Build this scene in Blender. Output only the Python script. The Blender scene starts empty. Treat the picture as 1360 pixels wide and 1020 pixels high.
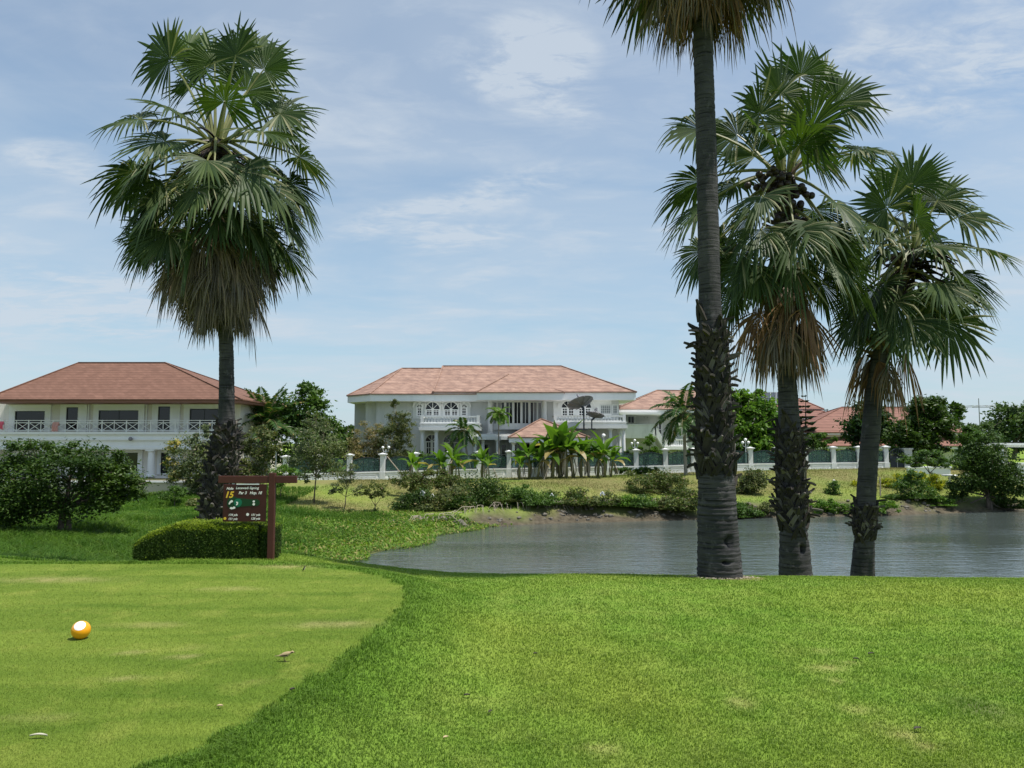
import bpy, math, random
import numpy as np
from mathutils import Vector, Matrix
PI = math.pi
scene = bpy.context.scene
COL = scene.collection
RNG = np.random.default_rng(7)
random.seed(5)
# ---------------------------------------------------------------- camera
F = 1010.0; EYE = 1.65; TH = math.atan(78 / F)
cam_d = bpy.data.cameras.new("camera"); cam = bpy.data.objects.new("camera", cam_d); COL.objects.link(cam)
cam.location = (0, 0, EYE); cam.rotation_euler = (PI / 2 + TH, 0, 0)
cam_d.sensor_width = 36; cam_d.lens = 36 * F / 1360; cam_d.clip_end = 6000; cam_d.clip_start = 0.05
scene.camera = cam
CT, ST = math.cos(TH), math.sin(TH)

def P(px, py, Y):
    """the point at depth Y that a measured direction of the photograph runs through"""
    x, u = (px - 680) / F, (510 - py) / F
    t = Y / (CT - ST * u)
    return Vector((x * t, Y, EYE + (ST + CT * u) * t))

def S(Y): return Y / F            # metres per photograph pixel at depth Y

# ---------------------------------------------------------------- mesh helpers
def link(o, parent=None):
    COL.objects.link(o)
    if parent is not None: o.parent = parent
    return o

def origin_of(parent):
    v = Vector((0, 0, 0))
    while parent is not None:
        v = v + parent.location; parent = parent.parent
    return v

class MB:
    def __init__(s): s.v = []; s.f = []; s.m = []; s.cur = 0; s.n = 0
    def add(s, verts, faces):
        verts = np.asarray(verts, dtype=np.float64).reshape(-1, 3)
        b = s.n
        s.v.append(verts); s.n += len(verts)
        s.f.extend(tuple(b + i for i in f) for f in faces)
        s.m.extend([s.cur] * len(faces))
    def box(s, x0, x1, y0, y1, z0, z1):
        s.add([(x0,y0,z0),(x1,y0,z0),(x1,y1,z0),(x0,y1,z0),(x0,y0,z1),(x1,y0,z1),(x1,y1,z1),(x0,y1,z1)],
              [(0,3,2,1),(4,5,6,7),(0,1,5,4),(1,2,6,5),(2,3,7,6),(3,0,4,7)])
    def pbox(s, px0, px1, py0, py1, Y0, Y1):
        a, b = P(px0, py1, Y0), P(px1, py0, Y0)
        s.box(a.x, b.x, Y0, Y1, a.z, b.z)
    def bar(s, a, b, w, h=None):
        a, b = Vector(a), Vector(b); d = (b - a).normalized(); h = h or w
        u = d.cross(Vector((0, 0, 1)))
        if u.length < 1e-3: u = Vector((1, 0, 0))
        u.normalize(); w2 = u * (w / 2); h2 = u.cross(d) * (h / 2)
        vs = []
        for p in (a, b): vs += [p - w2 - h2, p + w2 - h2, p + w2 + h2, p - w2 + h2]
        s.add([tuple(v) for v in vs], [(0,3,2,1),(4,5,6,7),(0,1,5,4),(1,2,6,5),(2,3,7,6),(3,0,4,7)])
    def tube(s, pts, rad, n=8, caps=True):
        pts = [Vector(p) for p in pts]; k = len(pts)
        if not hasattr(rad, '__len__'): rad = [rad] * k
        vs = []; u = None
        for i, p in enumerate(pts):
            d = (pts[min(i + 1, k - 1)] - pts[max(i - 1, 0)]).normalized()
            if u is None:
                u = d.cross(Vector((0, 1, 0)))
                if u.length < 1e-2: u = d.cross(Vector((1, 0, 0)))
            u = (u - d * u.dot(d)).normalized(); w = d.cross(u)
            for j in range(n):
                a = 2 * PI * j / n
                vs.append(tuple(p + (u * math.cos(a) + w * math.sin(a)) * rad[i]))
        fs = [(i*n + j, i*n + (j+1) % n, (i+1)*n + (j+1) % n, (i+1)*n + j) for i in range(k-1) for j in range(n)]
        if caps: fs += [tuple(range(n))[::-1], tuple((k-1)*n + j for j in range(n))]
        s.add(vs, fs)
    def lathe(s, prof, c=(0, 0, 0), n=12):
        vs = [(c[0] + r*math.cos(2*PI*j/n), c[1] + r*math.sin(2*PI*j/n), c[2] + z) for r, z in prof for j in range(n)]
        k = len(prof)
        fs = [(i*n + j, i*n + (j+1) % n, (i+1)*n + (j+1) % n, (i+1)*n + j) for i in range(k-1) for j in range(n)]
        fs += [tuple(range(n))[::-1], tuple((k-1)*n + j for j in range(n))]
        s.add(vs, fs)
    def prism(s, poly, y0, y1):
        """poly: (x, z) outline, anticlockwise seen from the front (-y)"""
        k = len(poly)
        vs = [(x, y0, z) for x, z in poly] + [(x, y1, z) for x, z in poly]
        s.add(vs, [tuple(range(k)), tuple(range(2*k - 1, k - 1, -1))] + [(i, k + i, k + (i+1) % k, (i+1) % k) for i in range(k)])
    def sphere(s, c, r, n=10, m=7, sc=(1, 1, 1)):
        prof = [(r*math.sin(PI*i/m), -r*math.cos(PI*i/m)) for i in range(m + 1)]
        prof[0] = (r*.02, -r); prof[-1] = (r*.02, r)
        vs = [(c[0] + q*math.cos(2*PI*j/n)*sc[0], c[1] + q*math.sin(2*PI*j/n)*sc[1], c[2] + z*sc[2]) for q, z in prof for j in range(n)]
        k = len(prof)
        fs = [(i*n + j, i*n + (j+1) % n, (i+1)*n + (j+1) % n, (i+1)*n + j) for i in range(k-1) for j in range(n)]
        fs += [tuple(range(n))[::-1], tuple((k-1)*n + j for j in range(n))]
        s.add(vs, fs)
    def build(s, name, mats, parent=None, smooth=False, local=False):
        V = np.concatenate(s.v) if s.v else np.zeros((0, 3))
        if parent is not None and not local: V = V - np.array(origin_of(parent))
        me = bpy.data.meshes.new(name)
        me.from_pydata(V.tolist(), [], s.f)
        mats = mats if isinstance(mats, (list, tuple)) else [mats]
        for m in mats: me.materials.append(m)
        if len(mats) > 1: me.polygons.foreach_set('material_index', s.m)
        if smooth: me.polygons.foreach_set('use_smooth', [True] * len(me.polygons))
        me.update()
        return link(bpy.data.objects.new(name, me), parent)

def np_mesh(name, V, faces, mats, parent=None, attr=None, smooth=False, local=False):
    """V: n x 3; faces: list of (m x k) index arrays"""
    V = np.asarray(V, dtype=np.float32)
    if parent is not None and not local: V = V - np.array(origin_of(parent), dtype=np.float32)
    me = bpy.data.meshes.new(name)
    me.vertices.add(len(V)); me.vertices.foreach_set('co', V.ravel())
    idx = np.concatenate([f.ravel() for f in faces]).astype(np.int32)
    tot = np.concatenate([np.full(len(f), f.shape[1], np.int32) for f in faces])
    st = np.concatenate([[0], np.cumsum(tot)[:-1]]).astype(np.int32)
    me.loops.add(len(idx)); me.loops.foreach_set('vertex_index', idx)
    me.polygons.add(len(tot)); me.polygons.foreach_set('loop_start', st)
    if attr is not None:
        for k, a in attr.items():
            at = me.attributes.new(k, 'FLOAT_COLOR', 'POINT'); at.data.foreach_set('color', np.asarray(a, np.float32).ravel())
    mats = mats if isinstance(mats, (list, tuple)) else [mats]
    for m in mats: me.materials.append(m)
    me.update(calc_edges=True)
    me.polygons.foreach_set('use_smooth', np.full(len(tot), smooth))
    return link(bpy.data.objects.new(name, me), parent)

def tag(o, label=None, cat=None, group=None, kind=None):
    if label: o['label'] = label
    if cat: o['category'] = cat
    if group: o['group'] = group
    if kind: o['kind'] = kind
    return o

def thing(name, label, cat, loc=(0, 0, 0), group=None):
    o = bpy.data.objects.new(name, None); o.location = loc; o.empty_display_size = .2
    link(o); return tag(o, label, cat, group)

def copy_tree(o, parent=None):
    c = o.copy(); link(c, parent)
    for ch in list(o.children): copy_tree(ch, c)
    return c

# ---------------------------------------------------------------- materials
def nt_of(name):
    m = bpy.data.materials.new(name); m.use_nodes = True
    t = m.node_tree; return m, t, t.nodes['Principled BSDF']

def N(t, typ, **kw):
    n = t.nodes.new(typ)
    for k, v in kw.items():
        if k.startswith('i_'): n.inputs[k[2:].replace('_', ' ')].default_value = v
        else: setattr(n, k, v)
    return n

def mixc(t, fac, a, b, mode='MIX'):
    n = t.nodes.new('ShaderNodeMix'); n.data_type = 'RGBA'; n.blend_type = mode
    for s, v in ((n.inputs[0], fac), (n.inputs[6], a), (n.inputs[7], b)):
        if hasattr(v, 'links') or isinstance(v, bpy.types.NodeSocket): t.links.new(v, s)
        elif isinstance(v, (int, float)): s.default_value = v
        else: s.default_value = (*v, 1)
    return n.outputs[2]

def mth(t, op, a, b=0.0, clamp=False):
    n = t.nodes.new('ShaderNodeMath'); n.operation = op; n.use_clamp = clamp
    for s, v in ((n.inputs[0], a), (n.inputs[1], b)):
        if isinstance(v, bpy.types.NodeSocket): t.links.new(v, s)
        else: s.default_value = v
    return n.outputs[0]

def ramp(t, x, p0, p1):
    n = t.nodes.new('ShaderNodeMapRange'); n.clamp = True
    n.inputs[1].default_value = p0; n.inputs[2].default_value = p1
    t.links.new(x, n.inputs[0]); return n.outputs[0]

def noise(t, scale, detail=3, rough=.55, vec=None, stretch=None, dist=0):
    n = N(t, 'ShaderNodeTexNoise'); n.inputs['Scale'].default_value = scale
    n.inputs['Detail'].default_value = detail; n.inputs['Roughness'].default_value = rough; n.inputs['Distortion'].default_value = dist
    if vec is None: vec = N(t, 'ShaderNodeNewGeometry').outputs['Position']
    if stretch is not None:
        mp = N(t, 'ShaderNodeMapping'); mp.inputs['Scale'].default_value = stretch
        t.links.new(vec, mp.inputs['Vector']); vec = mp.outputs[0]
    t.links.new(vec, n.inputs['Vector']); return n.outputs['Fac']

def bump(t, bsdf, h, strength, dist=.02):
    b = N(t, 'ShaderNodeBump'); b.inputs['Strength'].default_value = strength; b.inputs['Distance'].default_value = dist
    t.links.new(h, b.inputs['Height']); t.links.new(b.outputs[0], bsdf.inputs['Normal'])

def paint(name, col, rough=.6, var=.12, scale=1.5, stain=0.0, spec=.3, bmp=0.0, metal=0):
    """painted or rendered surface with slight mottling, optional weather stains running down"""
    m, t, b = nt_of(name)
    c = mixc(t, noise(t, scale, 4), [x*(1 - var) for x in col], [min(1, x*(1 + var)) for x in col])
    if stain > 0:
        s = ramp(t, noise(t, 1.3, 5, .65, stretch=(1.5, 1.5, .25)), .5, .75)
        c = mixc(t, mth(t, 'MULTIPLY', s, stain), c, [x*.42 for x in (col[0], col[1], col[2]*.95)])
    t.links.new(c, b.inputs['Base Color']); b.inputs['Roughness'].default_value = rough
    b.inputs['Specular IOR Level'].default_value = spec; b.inputs['Metallic'].default_value = metal
    if bmp: bump(t, b, noise(t, scale*12, 4), bmp, .01)
    return m

def leafmat(name, a, b_, rough=.45, trans=.3, spec=.4, patch=.6, dry=None, tcol=None):
    """foliage: colour varies leaf by leaf and in clumps; some light passes through"""
    m, t, b = nt_of(name)
    g = N(t, 'ShaderNodeNewGeometry')
    c = mixc(t, g.outputs['Random Per Island'], a, b_)
    c = mixc(t, ramp(t, noise(t, patch, 2), .35, .65), c, mixc(t, 1.0, c, (1.35, 1.25, .95), 'MULTIPLY'))
    if dry is not None:
        r = mth(t, 'FRACT', mth(t, 'MULTIPLY', g.outputs['Random Per Island'], 17.31))
        c = mixc(t, mth(t, 'GREATER_THAN', r, 1 - dry[3]), c, dry[:3])
    t.links.new(c, b.inputs['Base Color']); b.inputs['Roughness'].default_value = rough
    b.inputs['Specular IOR Level'].default_value = spec*.5
    if trans > 0:
        tr = N(t, 'ShaderNodeBsdfTranslucent'); mx = N(t, 'ShaderNodeMixShader'); mx.inputs[0].default_value = trans
        t.links.new(mixc(t, 1.0, c, (1.3, 1.5, .6), 'MULTIPLY'), tr.inputs['Color'])
        t.links.new(b.outputs[0], mx.inputs[1]); t.links.new(tr.outputs[0], mx.inputs[2])
        t.links.new(mx.outputs[0], t.nodes['Material Output'].inputs['Surface'])
    return m

def tilemat(name, a, b_, course, line=.6, blotch=None):
    """roof tiles: level courses (by height), tile joints, mottled weathering"""
    m, t, b = nt_of(name)
    g = N(t, 'ShaderNodeNewGeometry'); sx = N(t, 'ShaderNodeSeparateXYZ'); t.links.new(g.outputs['Position'], sx.inputs[0])
    row = mth(t, 'MULTIPLY', sx.outputs[2], 1/course)
    fr = mth(t, 'FRACT', row); cell = mth(t, 'FLOOR', row)
    along = mth(t, 'ADD', sx.outputs[0], sx.outputs[1])
    col = mth(t, 'FLOOR', mth(t, 'ADD', mth(t, 'MULTIPLY', along, 3.3), mth(t, 'MULTIPLY', cell, .5)))
    cv = N(t, 'ShaderNodeCombineXYZ'); t.links.new(col, cv.inputs[0]); t.links.new(cell, cv.inputs[1])
    w = N(t, 'ShaderNodeTexWhiteNoise'); t.links.new(cv.outputs[0], w.inputs['Vector'])
    c = mixc(t, w.outputs['Value'], a, b_)
    c = mixc(t, ramp(t, noise(t, 1.1, 6, .75), .42, .66), c, blotch if blotch else [x*.75 for x in a])
    c = mixc(t, mth(t, 'MULTIPLY', mth(t, 'GREATER_THAN', fr, .82), line), c, [x*.4 for x in a])
    t.links.new(c, b.inputs['Base Color']); b.inputs['Roughness'].default_value = .75
    b.inputs['Specular IOR Level'].default_value = .2
    bump(t, b, fr, .5, .04)
    return m

M = {}
M['white'] = paint('white paint', (.85,.85,.84), .55, .04, 1, stain=.12)
M['white_old'] = paint('weathered white paint', (.72,.73,.72), .6, .08, 1, stain=.35)
M['grey_wall'] = paint('pale grey render', (.58,.59,.58), .8, .07, .8, stain=.25)
M['cream'] = paint('cream render', (.74,.70,.64), .8, .06, .8, stain=.2)
M['beige_wall'] = paint('beige wall', (.6,.52,.43), .85, .08, .9, stain=.25)
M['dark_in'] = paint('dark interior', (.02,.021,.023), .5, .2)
M['brown'] = paint('brown painted wood', (.072,.022,.015), .5, .25, 6, bmp=.15, spec=.3)
M['board'] = paint('brown painted board', (.050,.013,.010), .45, .3, 5)
M['letter'] = paint('white lettering', (.8,.78,.74), .5, .03)
M['yellow'] = paint('yellow lettering', (.75,.47,.04), .5, .05)
M['map_dark'] = paint('dark green map paint', (.006,.045,.014), .5, .1)
M['map_teal'] = paint('teal map paint', (.008,.14,.075), .5, .1)
M['orange'] = paint('orange gloss paint', (.85,.36,.012), .22, .04, 9, spec=.5)
M['ballwhite'] = paint('white gloss paint', (.85,.85,.85), .3, .02)
M['steel'] = paint('dark mesh metal', (.24,.24,.26), .6, .3, 3, metal=.1)
M['galv'] = paint('grey metal', (.35,.36,.37), .5, .1, 3)
M['gate'] = paint('dark slate gate', (.03,.038,.05), .45, .1)
M['globe'] = paint('frosted lamp globe', (.85,.85,.82), .25, .02)
M['pink'] = paint('pink cloth', (.8,.16,.22), .8, .1)
M['paleplink'] = paint('faded pink cloth', (.7,.38,.34), .8, .15)
M['gutter'] = paint('brown gutter', (.24,.11,.08), .5, .1)
M['tile_a'] = tilemat('red brown roof tile', (.165,.086,.060), (.21,.112,.080), .25, .5, (.145,.076,.053))
M['tile_b'] = tilemat('faded pink roof tile', (.385,.25,.192), (.30,.187,.142), .33, .5, (.20,.125,.10))
M['tile_c'] = tilemat('red roof tile', (.22,.112,.084), (.27,.14,.108), .33, .6, (.21,.105,.08))
M['solar'] = paint('solar panel', (.04,.045,.055), .3, .3, 2, spec=.5)
M['bark'] = paint('grey bark', (.13,.105,.085), .9, .35, 6, bmp=.6)
M['stake'] = paint('bare pole', (.35,.3,.24), .8, .2, 6)
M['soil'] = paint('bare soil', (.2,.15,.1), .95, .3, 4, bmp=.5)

def glassmat(name, col, rough=.08, alpha=None):
    m, t, b = nt_of(name)
    b.inputs['Base Color'].default_value = (*col, 1); b.inputs['Roughness'].default_value = rough
    b.inputs['Specular IOR Level'].default_value = .5
    if alpha is not None:
        tr = N(t, 'ShaderNodeBsdfTransparent'); tr.inputs[0].default_value = (.55,.72,.7,1)
        mx = N(t, 'ShaderNodeMixShader'); mx.inputs[0].default_value = alpha
        t.links.new(tr.outputs[0], mx.inputs[1]); t.links.new(b.outputs[0], mx.inputs[2])
        t.links.new(mx.outputs[0], t.nodes['Material Output'].inputs['Surface'])
    return m
M['pane'] = glassmat('dark window glass', (.012,.014,.017))
M['pane_grey'] = glassmat('curtained window glass', (.16,.18,.18), .15)
M['teal_glass'] = glassmat('tinted fence glass', (.07,.14,.13), .2, .5)
M['curtain'] = paint('grey curtain', (.3,.3,.31), .8, .2, 3)
# ---------------------------------------------------------------- light and sky
SUN = Vector((.37, -.125, .92)).normalized()
sd = bpy.data.lights.new("sun", 'SUN'); so = link(bpy.data.objects.new("sun", sd))
sd.energy = 3.7; sd.angle = math.radians(.55); sd.color = (1, .95, .87)
so.rotation_euler = SUN.to_track_quat('Z', 'Y').to_euler()
so.location = (30, -10, 60)
w = bpy.data.worlds.new("World"); scene.world = w; w.use_nodes = True
t = w.node_tree; t.nodes.clear()
sky = N(t, 'ShaderNodeTexSky', sky_type='NISHITA'); sky.sun_disc = False
sky.sun_elevation = math.asin(SUN.z); sky.sun_rotation = math.atan2(SUN.x, SUN.y)
sky.air_density = 1.15; sky.dust_density = .25; sky.ozone_density = 1.6
bg1 = N(t, 'ShaderNodeBackground'); bg1.inputs[1].default_value = .09
t.links.new(sky.outputs[0], bg1.inputs[0])
bg2 = N(t, 'ShaderNodeBackground'); bg2.inputs[0].default_value = (.78, .87, .97, 1); bg2.inputs[1].default_value = .53
tc = N(t, 'ShaderNodeTexCoord'); sp = N(t, 'ShaderNodeSeparateXYZ'); t.links.new(tc.outputs['Generated'], sp.inputs[0])
den = mth(t, 'ADD', mth(t, 'MAXIMUM', sp.outputs[2], 0.0), .12)
cv = N(t, 'ShaderNodeCombineXYZ')
t.links.new(mth(t, 'DIVIDE', sp.outputs[0], den), cv.inputs[0]); t.links.new(mth(t, 'DIVIDE', sp.outputs[1], den), cv.inputs[1])
def streak(x0, y0, x1, y1, wid, seed):
    """a drawn-out cloud: soft distance to a line in the cloud layer"""
    k = lambda px, py: (lambda d: (d.x/(d.z + .12), d.y/(d.z + .12)))((P(px, py, 100) - Vector((0, 0, EYE))).normalized())
    a, b = Vector(k(x0, y0)), Vector(k(x1, y1)); d = (b - a); L = d.length; d /= L; n_ = Vector((-d.y, d.x))
    vm = N(t, 'ShaderNodeVectorMath', operation='SUBTRACT'); vm.inputs[1].default_value = (*((a + b)/2), 0)
    t.links.new(cv.outputs[0], vm.inputs[0])
    def dot(v):
        q = N(t, 'ShaderNodeVectorMath', operation='DOT_PRODUCT'); q.inputs[1].default_value = (*v, 0); t.links.new(vm.outputs[0], q.inputs[0]); return q.outputs['Value']
    u = mth(t, 'POWER', mth(t, 'ABSOLUTE', mth(t, 'DIVIDE', dot(d), L*.55)), 2)
    v = mth(t, 'POWER', mth(t, 'ABSOLUTE', mth(t, 'DIVIDE', dot(n_), wid)), 2)
    return mth(t, 'SUBTRACT', 1.0, mth(t, 'ADD', u, v), True)
fine = noise(t, 3.2, 9, .62, cv.outputs[0], (1.0, 1.7, 1), dist=.5)
veil = noise(t, .75, 5, .55, cv.outputs[0], (1.0, 1.5, 1), dist=.6)
wisp2 = noise(t, 9.0, 8, .65, cv.outputs[0], (1.0, 1.8, 1), dist=.7)
soft = mth(t, 'MULTIPLY', ramp(t, veil, .28, .68), .60)
wisps = mth(t, 'MULTIPLY', mth(t, 'MULTIPLY', ramp(t, fine, .46, .74), ramp(t, veil, .36, .60)), .42)
fac = mth(t, 'ADD', soft, wisps)
for a in ((430,320,800,215,.13,1), (560,60,820,160,.13,2), (640,30,760,120,.16,3), (0,200,150,225,.14,4), (520,330,690,310,.16,5), (-40,430,340,400,.7,6), (1060,40,1400,150,.3,7)):
    st_ = streak(*a)
    fac = mth(t, 'ADD', fac, mth(t, 'MULTIPLY', mth(t, 'MULTIPLY', st_, mth(t, 'MULTIPLY', ramp(t, fine, .34, .64), ramp(t, wisp2, .30, .62))), .95))
band = ramp(t, sp.outputs[2], .42, -.02)       # thicker, bluish moist air low down
bg3 = N(t, 'ShaderNodeBackground'); bg3.inputs[0].default_value = (.235, .372, .485, 1); bg3.inputs[1].default_value = 1
mx0 = N(t, 'ShaderNodeMixShader'); t.links.new(mth(t, 'ADD', mth(t, 'MULTIPLY', band, .58), .16), mx0.inputs[0])
t.links.new(bg1.outputs[0], mx0.inputs[1]); t.links.new(bg3.outputs[0], mx0.inputs[2])
mx = N(t, 'ShaderNodeMixShader'); t.links.new(mth(t, 'MINIMUM', fac, .8), mx.inputs[0])
t.links.new(mx0.outputs[0], mx.inputs[1]); t.links.new(bg2.outputs[0], mx.inputs[2])
wo = N(t, 'ShaderNodeOutputWorld'); t.links.new(mx.outputs[0], wo.inputs[0])
vs = scene.view_settings; vs.view_transform = 'Standard'; vs.look = 'None'; vs.exposure = .6; vs.gamma = 1
scene.cycles.max_bounces = 6; scene.cycles.transparent_max_bounces = 8
scene.cycles.use_denoising = True

# ---------------------------------------------------------------- terrain
WZ = -2.9
def at_water(px, py):
    p = P(px, py, 100); d = p - Vector((0, 0, EYE)); k = (WZ - EYE) / d.z
    return (d.x*k, d.y*k)
LAKE = [at_water(*q) for q in ((455,746),(490,737),(530,727),(565,716),(598,706),(640,700),(690,697),(770,694),(860,692),(930,690),(1000,688),(1100,686),(1190,684),(1280,681),(1360,677))]
LAKE += [(60,58),(95,62),(130,45),(125,18),(60,19.2),(30,19.4),(15,19.8),(5,20.2),(0,20.6),(-3.5,22),(-6,24.6)]
TEE = [(-2.45,1),(-1.91,3.86),(-1.66,4.36),(-1.44,5.18),(-1.26,6.36),(-1.13,7.4),(-1.1,8.2),(-1.26,9.0),(-1.6,9.65),(-2.1,10.12),(-2.8,10.42),(-3.6,10.58),(-4.8,10.66),(-7.2,10.55),(-14,10.2),(-18,8),(-18,-5),(-3.2,-5)]

def sdist(poly, x, y):
    """signed distance to an outline, positive outside"""
    d = np.full(x.shape, 1e9); ins = np.zeros(x.shape, bool); k = len(poly)
    for i in range(k):
        ax, ay = poly[i]; bx, by = poly[(i+1) % k]
        ex, ey = bx-ax, by-ay; wx, wy = x-ax, y-ay
        h = np.clip((wx*ex + wy*ey)/(ex*ex + ey*ey), 0, 1)
        d = np.minimum(d, (wx-ex*h)**2 + (wy-ey*h)**2)
        c = ((ay > y) != (by > y)) & (x < (bx-ax)*(y-ay)/((by-ay) if by != ay else 1e-9) + ax)
        ins ^= c
    return np.where(ins, -1, 1)*np.sqrt(d)

def sstep(a, b, v):
    u = np.clip((v-a)/(b-a), 0, 1); return u*u*(3-2*u)

def wav(x, y, s, seed=0.0):
    """smooth pseudo-random undulation, -1..1"""
    x = x/s + seed*7.3; y = y/s - seed*3.1
    return (np.sin(x*1.7 + 1.3*np.sin(y*1.1 + seed)) + np.sin(y*1.9 + 1.1*np.sin(x*.9 + 2 + seed)) + np.sin((x+y)*1.13 + np.sin((x-y)*.7)))/3

def zt(x, y):
    x = np.asarray(x, float); y = np.asarray(y, float)
    tee = sdist(TEE, x, y)
    rough = -.36 + .008*np.clip(y, 0, 14) + .03*wav(x, y, 3.1) + .012*wav(x, y, .9, 2) + .06*sstep(5, 16, x)*0
    left_up = -.06 + (-1.75)*sstep(12.2, 25, y) + .12*wav(x, y, 4, 1)*sstep(14, 18, y)
    up = rough + (left_up - rough)*sstep(-.6, -4.2, x)*sstep(9.6, 10.6, y)
    far_base = -1.22 + .6*sstep(-8, 34, x)
    fs = sstep(43, 58.5, y - .12*np.clip(x, -10, 40))
    up = np.where(y > 40, up*(1-fs) + far_base*fs, up)
    up = up + .7*np.exp(-((x + 17)/5)**2 - ((y - 30)/6)**2)*0
    dl = sdist(LAKE, x, y)
    # the banks
    w_ = np.where(y > 40, 13.0, 10.2) + (np.where(x < -5, 3.0, 0))
    s_near = sstep(-.35, 1, dl/w_)*1.0
    s_near = (s_near - sstep(-.35, 1, 0.0))/(1 - sstep(-.35, 1, 0.0))
    s_far = np.clip(dl/w_, 0, 1)**.85
    far = sstep(34, 42, y)*sstep(-9, -3, x)
    step = .42*sstep(.25, 1.5, dl + .35*wav(x, y, 1.3, 4))
    zf = WZ + step + (up - WZ - step)*s_far
    zn = WZ + (up - WZ)*np.clip(s_near, 0, 1)
    z = zn*(1-far) + zf*far
    z = np.where(dl < 0, WZ - np.minimum(.7, -dl*.35), z)
    lip = sstep(0, -.06, tee)
    fall = sstep(1.25, .05, tee)
    zt_ = .012*wav(x, y, 3.7, 3)
    rim = zt_ - .015 + (z - zt_ + .015)*(1 - fall)
    z = np.where(y < 12.6, np.where(tee < 0, zt_, np.where(tee < 1.25, np.maximum(rim, np.minimum(z, rim)), z)), z)
    return z

def ground_z(x, y): return float(zt(np.array([x]), np.array([y]))[0])

SCARS = [(265,860,.10,.03),(175,866,.10,.02),(45,955,.16,.03),(170,902,.14,.02),(335,905,.1,.02),(240,872,.1,.02),(305,782,.3,.06),(440,829,.35,.07),(70,770,.6,.10),(200,830,.3,.04),(380,752,.4,.1)]
SCUFF = [(1095,865,.09,.05),(1100,888,.14,.05),(1110,905,.06,.04),(1140,943,.10,.05),(1175,968,.10,.05),(1205,978,.10,.05),(1228,990,.08,.05),(985,932,.09,.10),(800,995,.10,.06),(1120,880,.12,.03)]
def at_ground(px, py, z0=0.0):
    p = P(px, py, 100); d = p - Vector((0, 0, EYE)); k = (z0 - EYE)/d.z
    for _ in range(6):
        k = (ground_z(d.x*k, d.y*k) - EYE)/d.z
    return (d.x*k, d.y*k)
SC_W = [(*at_ground(a, b), c, e) for a, b, c, e in SCARS] + [(*at_ground(a, b, -.4), c, e) for a, b, c, e in SCUFF]
HOLLOW = at_ground(1300, 940, -.4)
ROOT = (3.3, 11.45)

def masks(x, y):
    """R tee and painted shade along its edge, G dry, B bare earth, A worn turf"""
    tee = sdist(TEE, x, y) + .035*wav(x, y, .11, 2) + .02*wav(x, y, .04, 3); dl = sdist(LAKE, x, y)
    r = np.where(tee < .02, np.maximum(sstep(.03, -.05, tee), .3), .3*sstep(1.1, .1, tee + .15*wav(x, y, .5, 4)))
    far = sstep(38, 45, y)*sstep(-19, -14, x)
    g = far*np.clip(.85 + .5*wav(x, y, 3.3, 5) + .25*wav(x, y, 1.1, 6), 0, 1)*sstep(75, 66, y)*(.35 + .65*sstep(1.5, 6.5, dl + 1.5*wav(x, y, 2.3, 8)))
    edge = dl + .5*wav(x, y, 1.4, 1) + .3*wav(x, y, .5, 3)
    b = sstep(1.7, .8, edge)*sstep(37, 41, y)*sstep(-4.5, -2, x) + .75*sstep(.9, .2, edge) + .9*sstep(48, 49.5, y)*sstep(70, 66, y)*sstep(-17, -19, x)  # last term: earth added on the house plot to cut green bounce light
    a = np.zeros_like(x)
    for sx, sy, lx, ly in SC_W:
        q = ((x-sx)/lx)**2 + ((y-sy)/(ly*1.6))**2
        a = np.maximum(a, np.exp(-q)*np.clip(.75 + .6*wav(x, y, .09, sx), 0, 1))
    q = ((x-HOLLOW[0])/.16)**2 + ((y-HOLLOW[1])/.22)**2
    b = np.maximum(b, .8*np.exp(-q))
    pal = np.hypot(x-ROOT[0], y-ROOT[1])
    a = np.maximum(a, .8*sstep(.52, .36, pal + .06*wav(x, y, .2, 2)))
    return np.stack([r, g, np.clip(b, 0, 1), a], -1)

def turf_colour(t, blades=False):
    """the colour of the ground and of the grass on it, from the four masks and large soft patches"""
    at = N(t, 'ShaderNodeVertexColor', layer_name='mask') if False else N(t, 'ShaderNodeAttribute', attribute_name='mask')
    sep = N(t, 'ShaderNodeSeparateColor'); t.links.new(at.outputs['Color'], sep.inputs[0])
    r, g, b, a = sep.outputs[0], sep.outputs[1], sep.outputs[2], at.outputs['Alpha']
    big = noise(t, .55, 3, .5); mid = noise(t, 2.3, 4, .6); fine = noise(t, 55, 3, .7)
    mow = noise(t, 1.0, 3, .55, stretch=(.3, 1.5, 1), dist=.8)
    rough = mixc(t, ramp(t, big, .32, .68), (.136,.240,.030), (.182,.292,.042))
    rough = mixc(t, ramp(t, mid, .40, .72), rough, (.212,.292,.054))
    rough = mixc(t, ramp(t, noise(t, .23, 2), .45, .7), rough, (.225,.285,.044))
    tee = mixc(t, ramp(t, mow, .34, .66), (.102,.168,.020), (.172,.236,.036))
    tee = mixc(t, ramp(t, mid, .52, .8), tee, (.235,.275,.055))
    edge_shade = mixc(t, mth(t, 'MULTIPLY', ramp(t, r, .02, .3), .75), rough, (.094,.188,.020))  # shade of the tee-edge slope painted in as darker, lusher green
    c = mixc(t, ramp(t, r, .4, .9), edge_shade, tee)
    dry = mixc(t, ramp(t, mid, .35, .7), (.165,.175,.058), (.265,.225,.105))
    c = mixc(t, g, c, dry)
    c = mixc(t, mth(t, 'MULTIPLY', a, .75), c, (.40,.34,.16))
    if not blades:
        c = mixc(t, b, c, mixc(t, ramp(t, noise(t, 3, 5, .7), .35, .7), (.060,.050,.037), (.15,.126,.095)))
        c = mixc(t, 1.0, c, mixc(t, ramp(t, fine, .3, .7), (.66,.68,.62), (1.15,1.15,1.1)), 'MULTIPLY')
    return c

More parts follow.
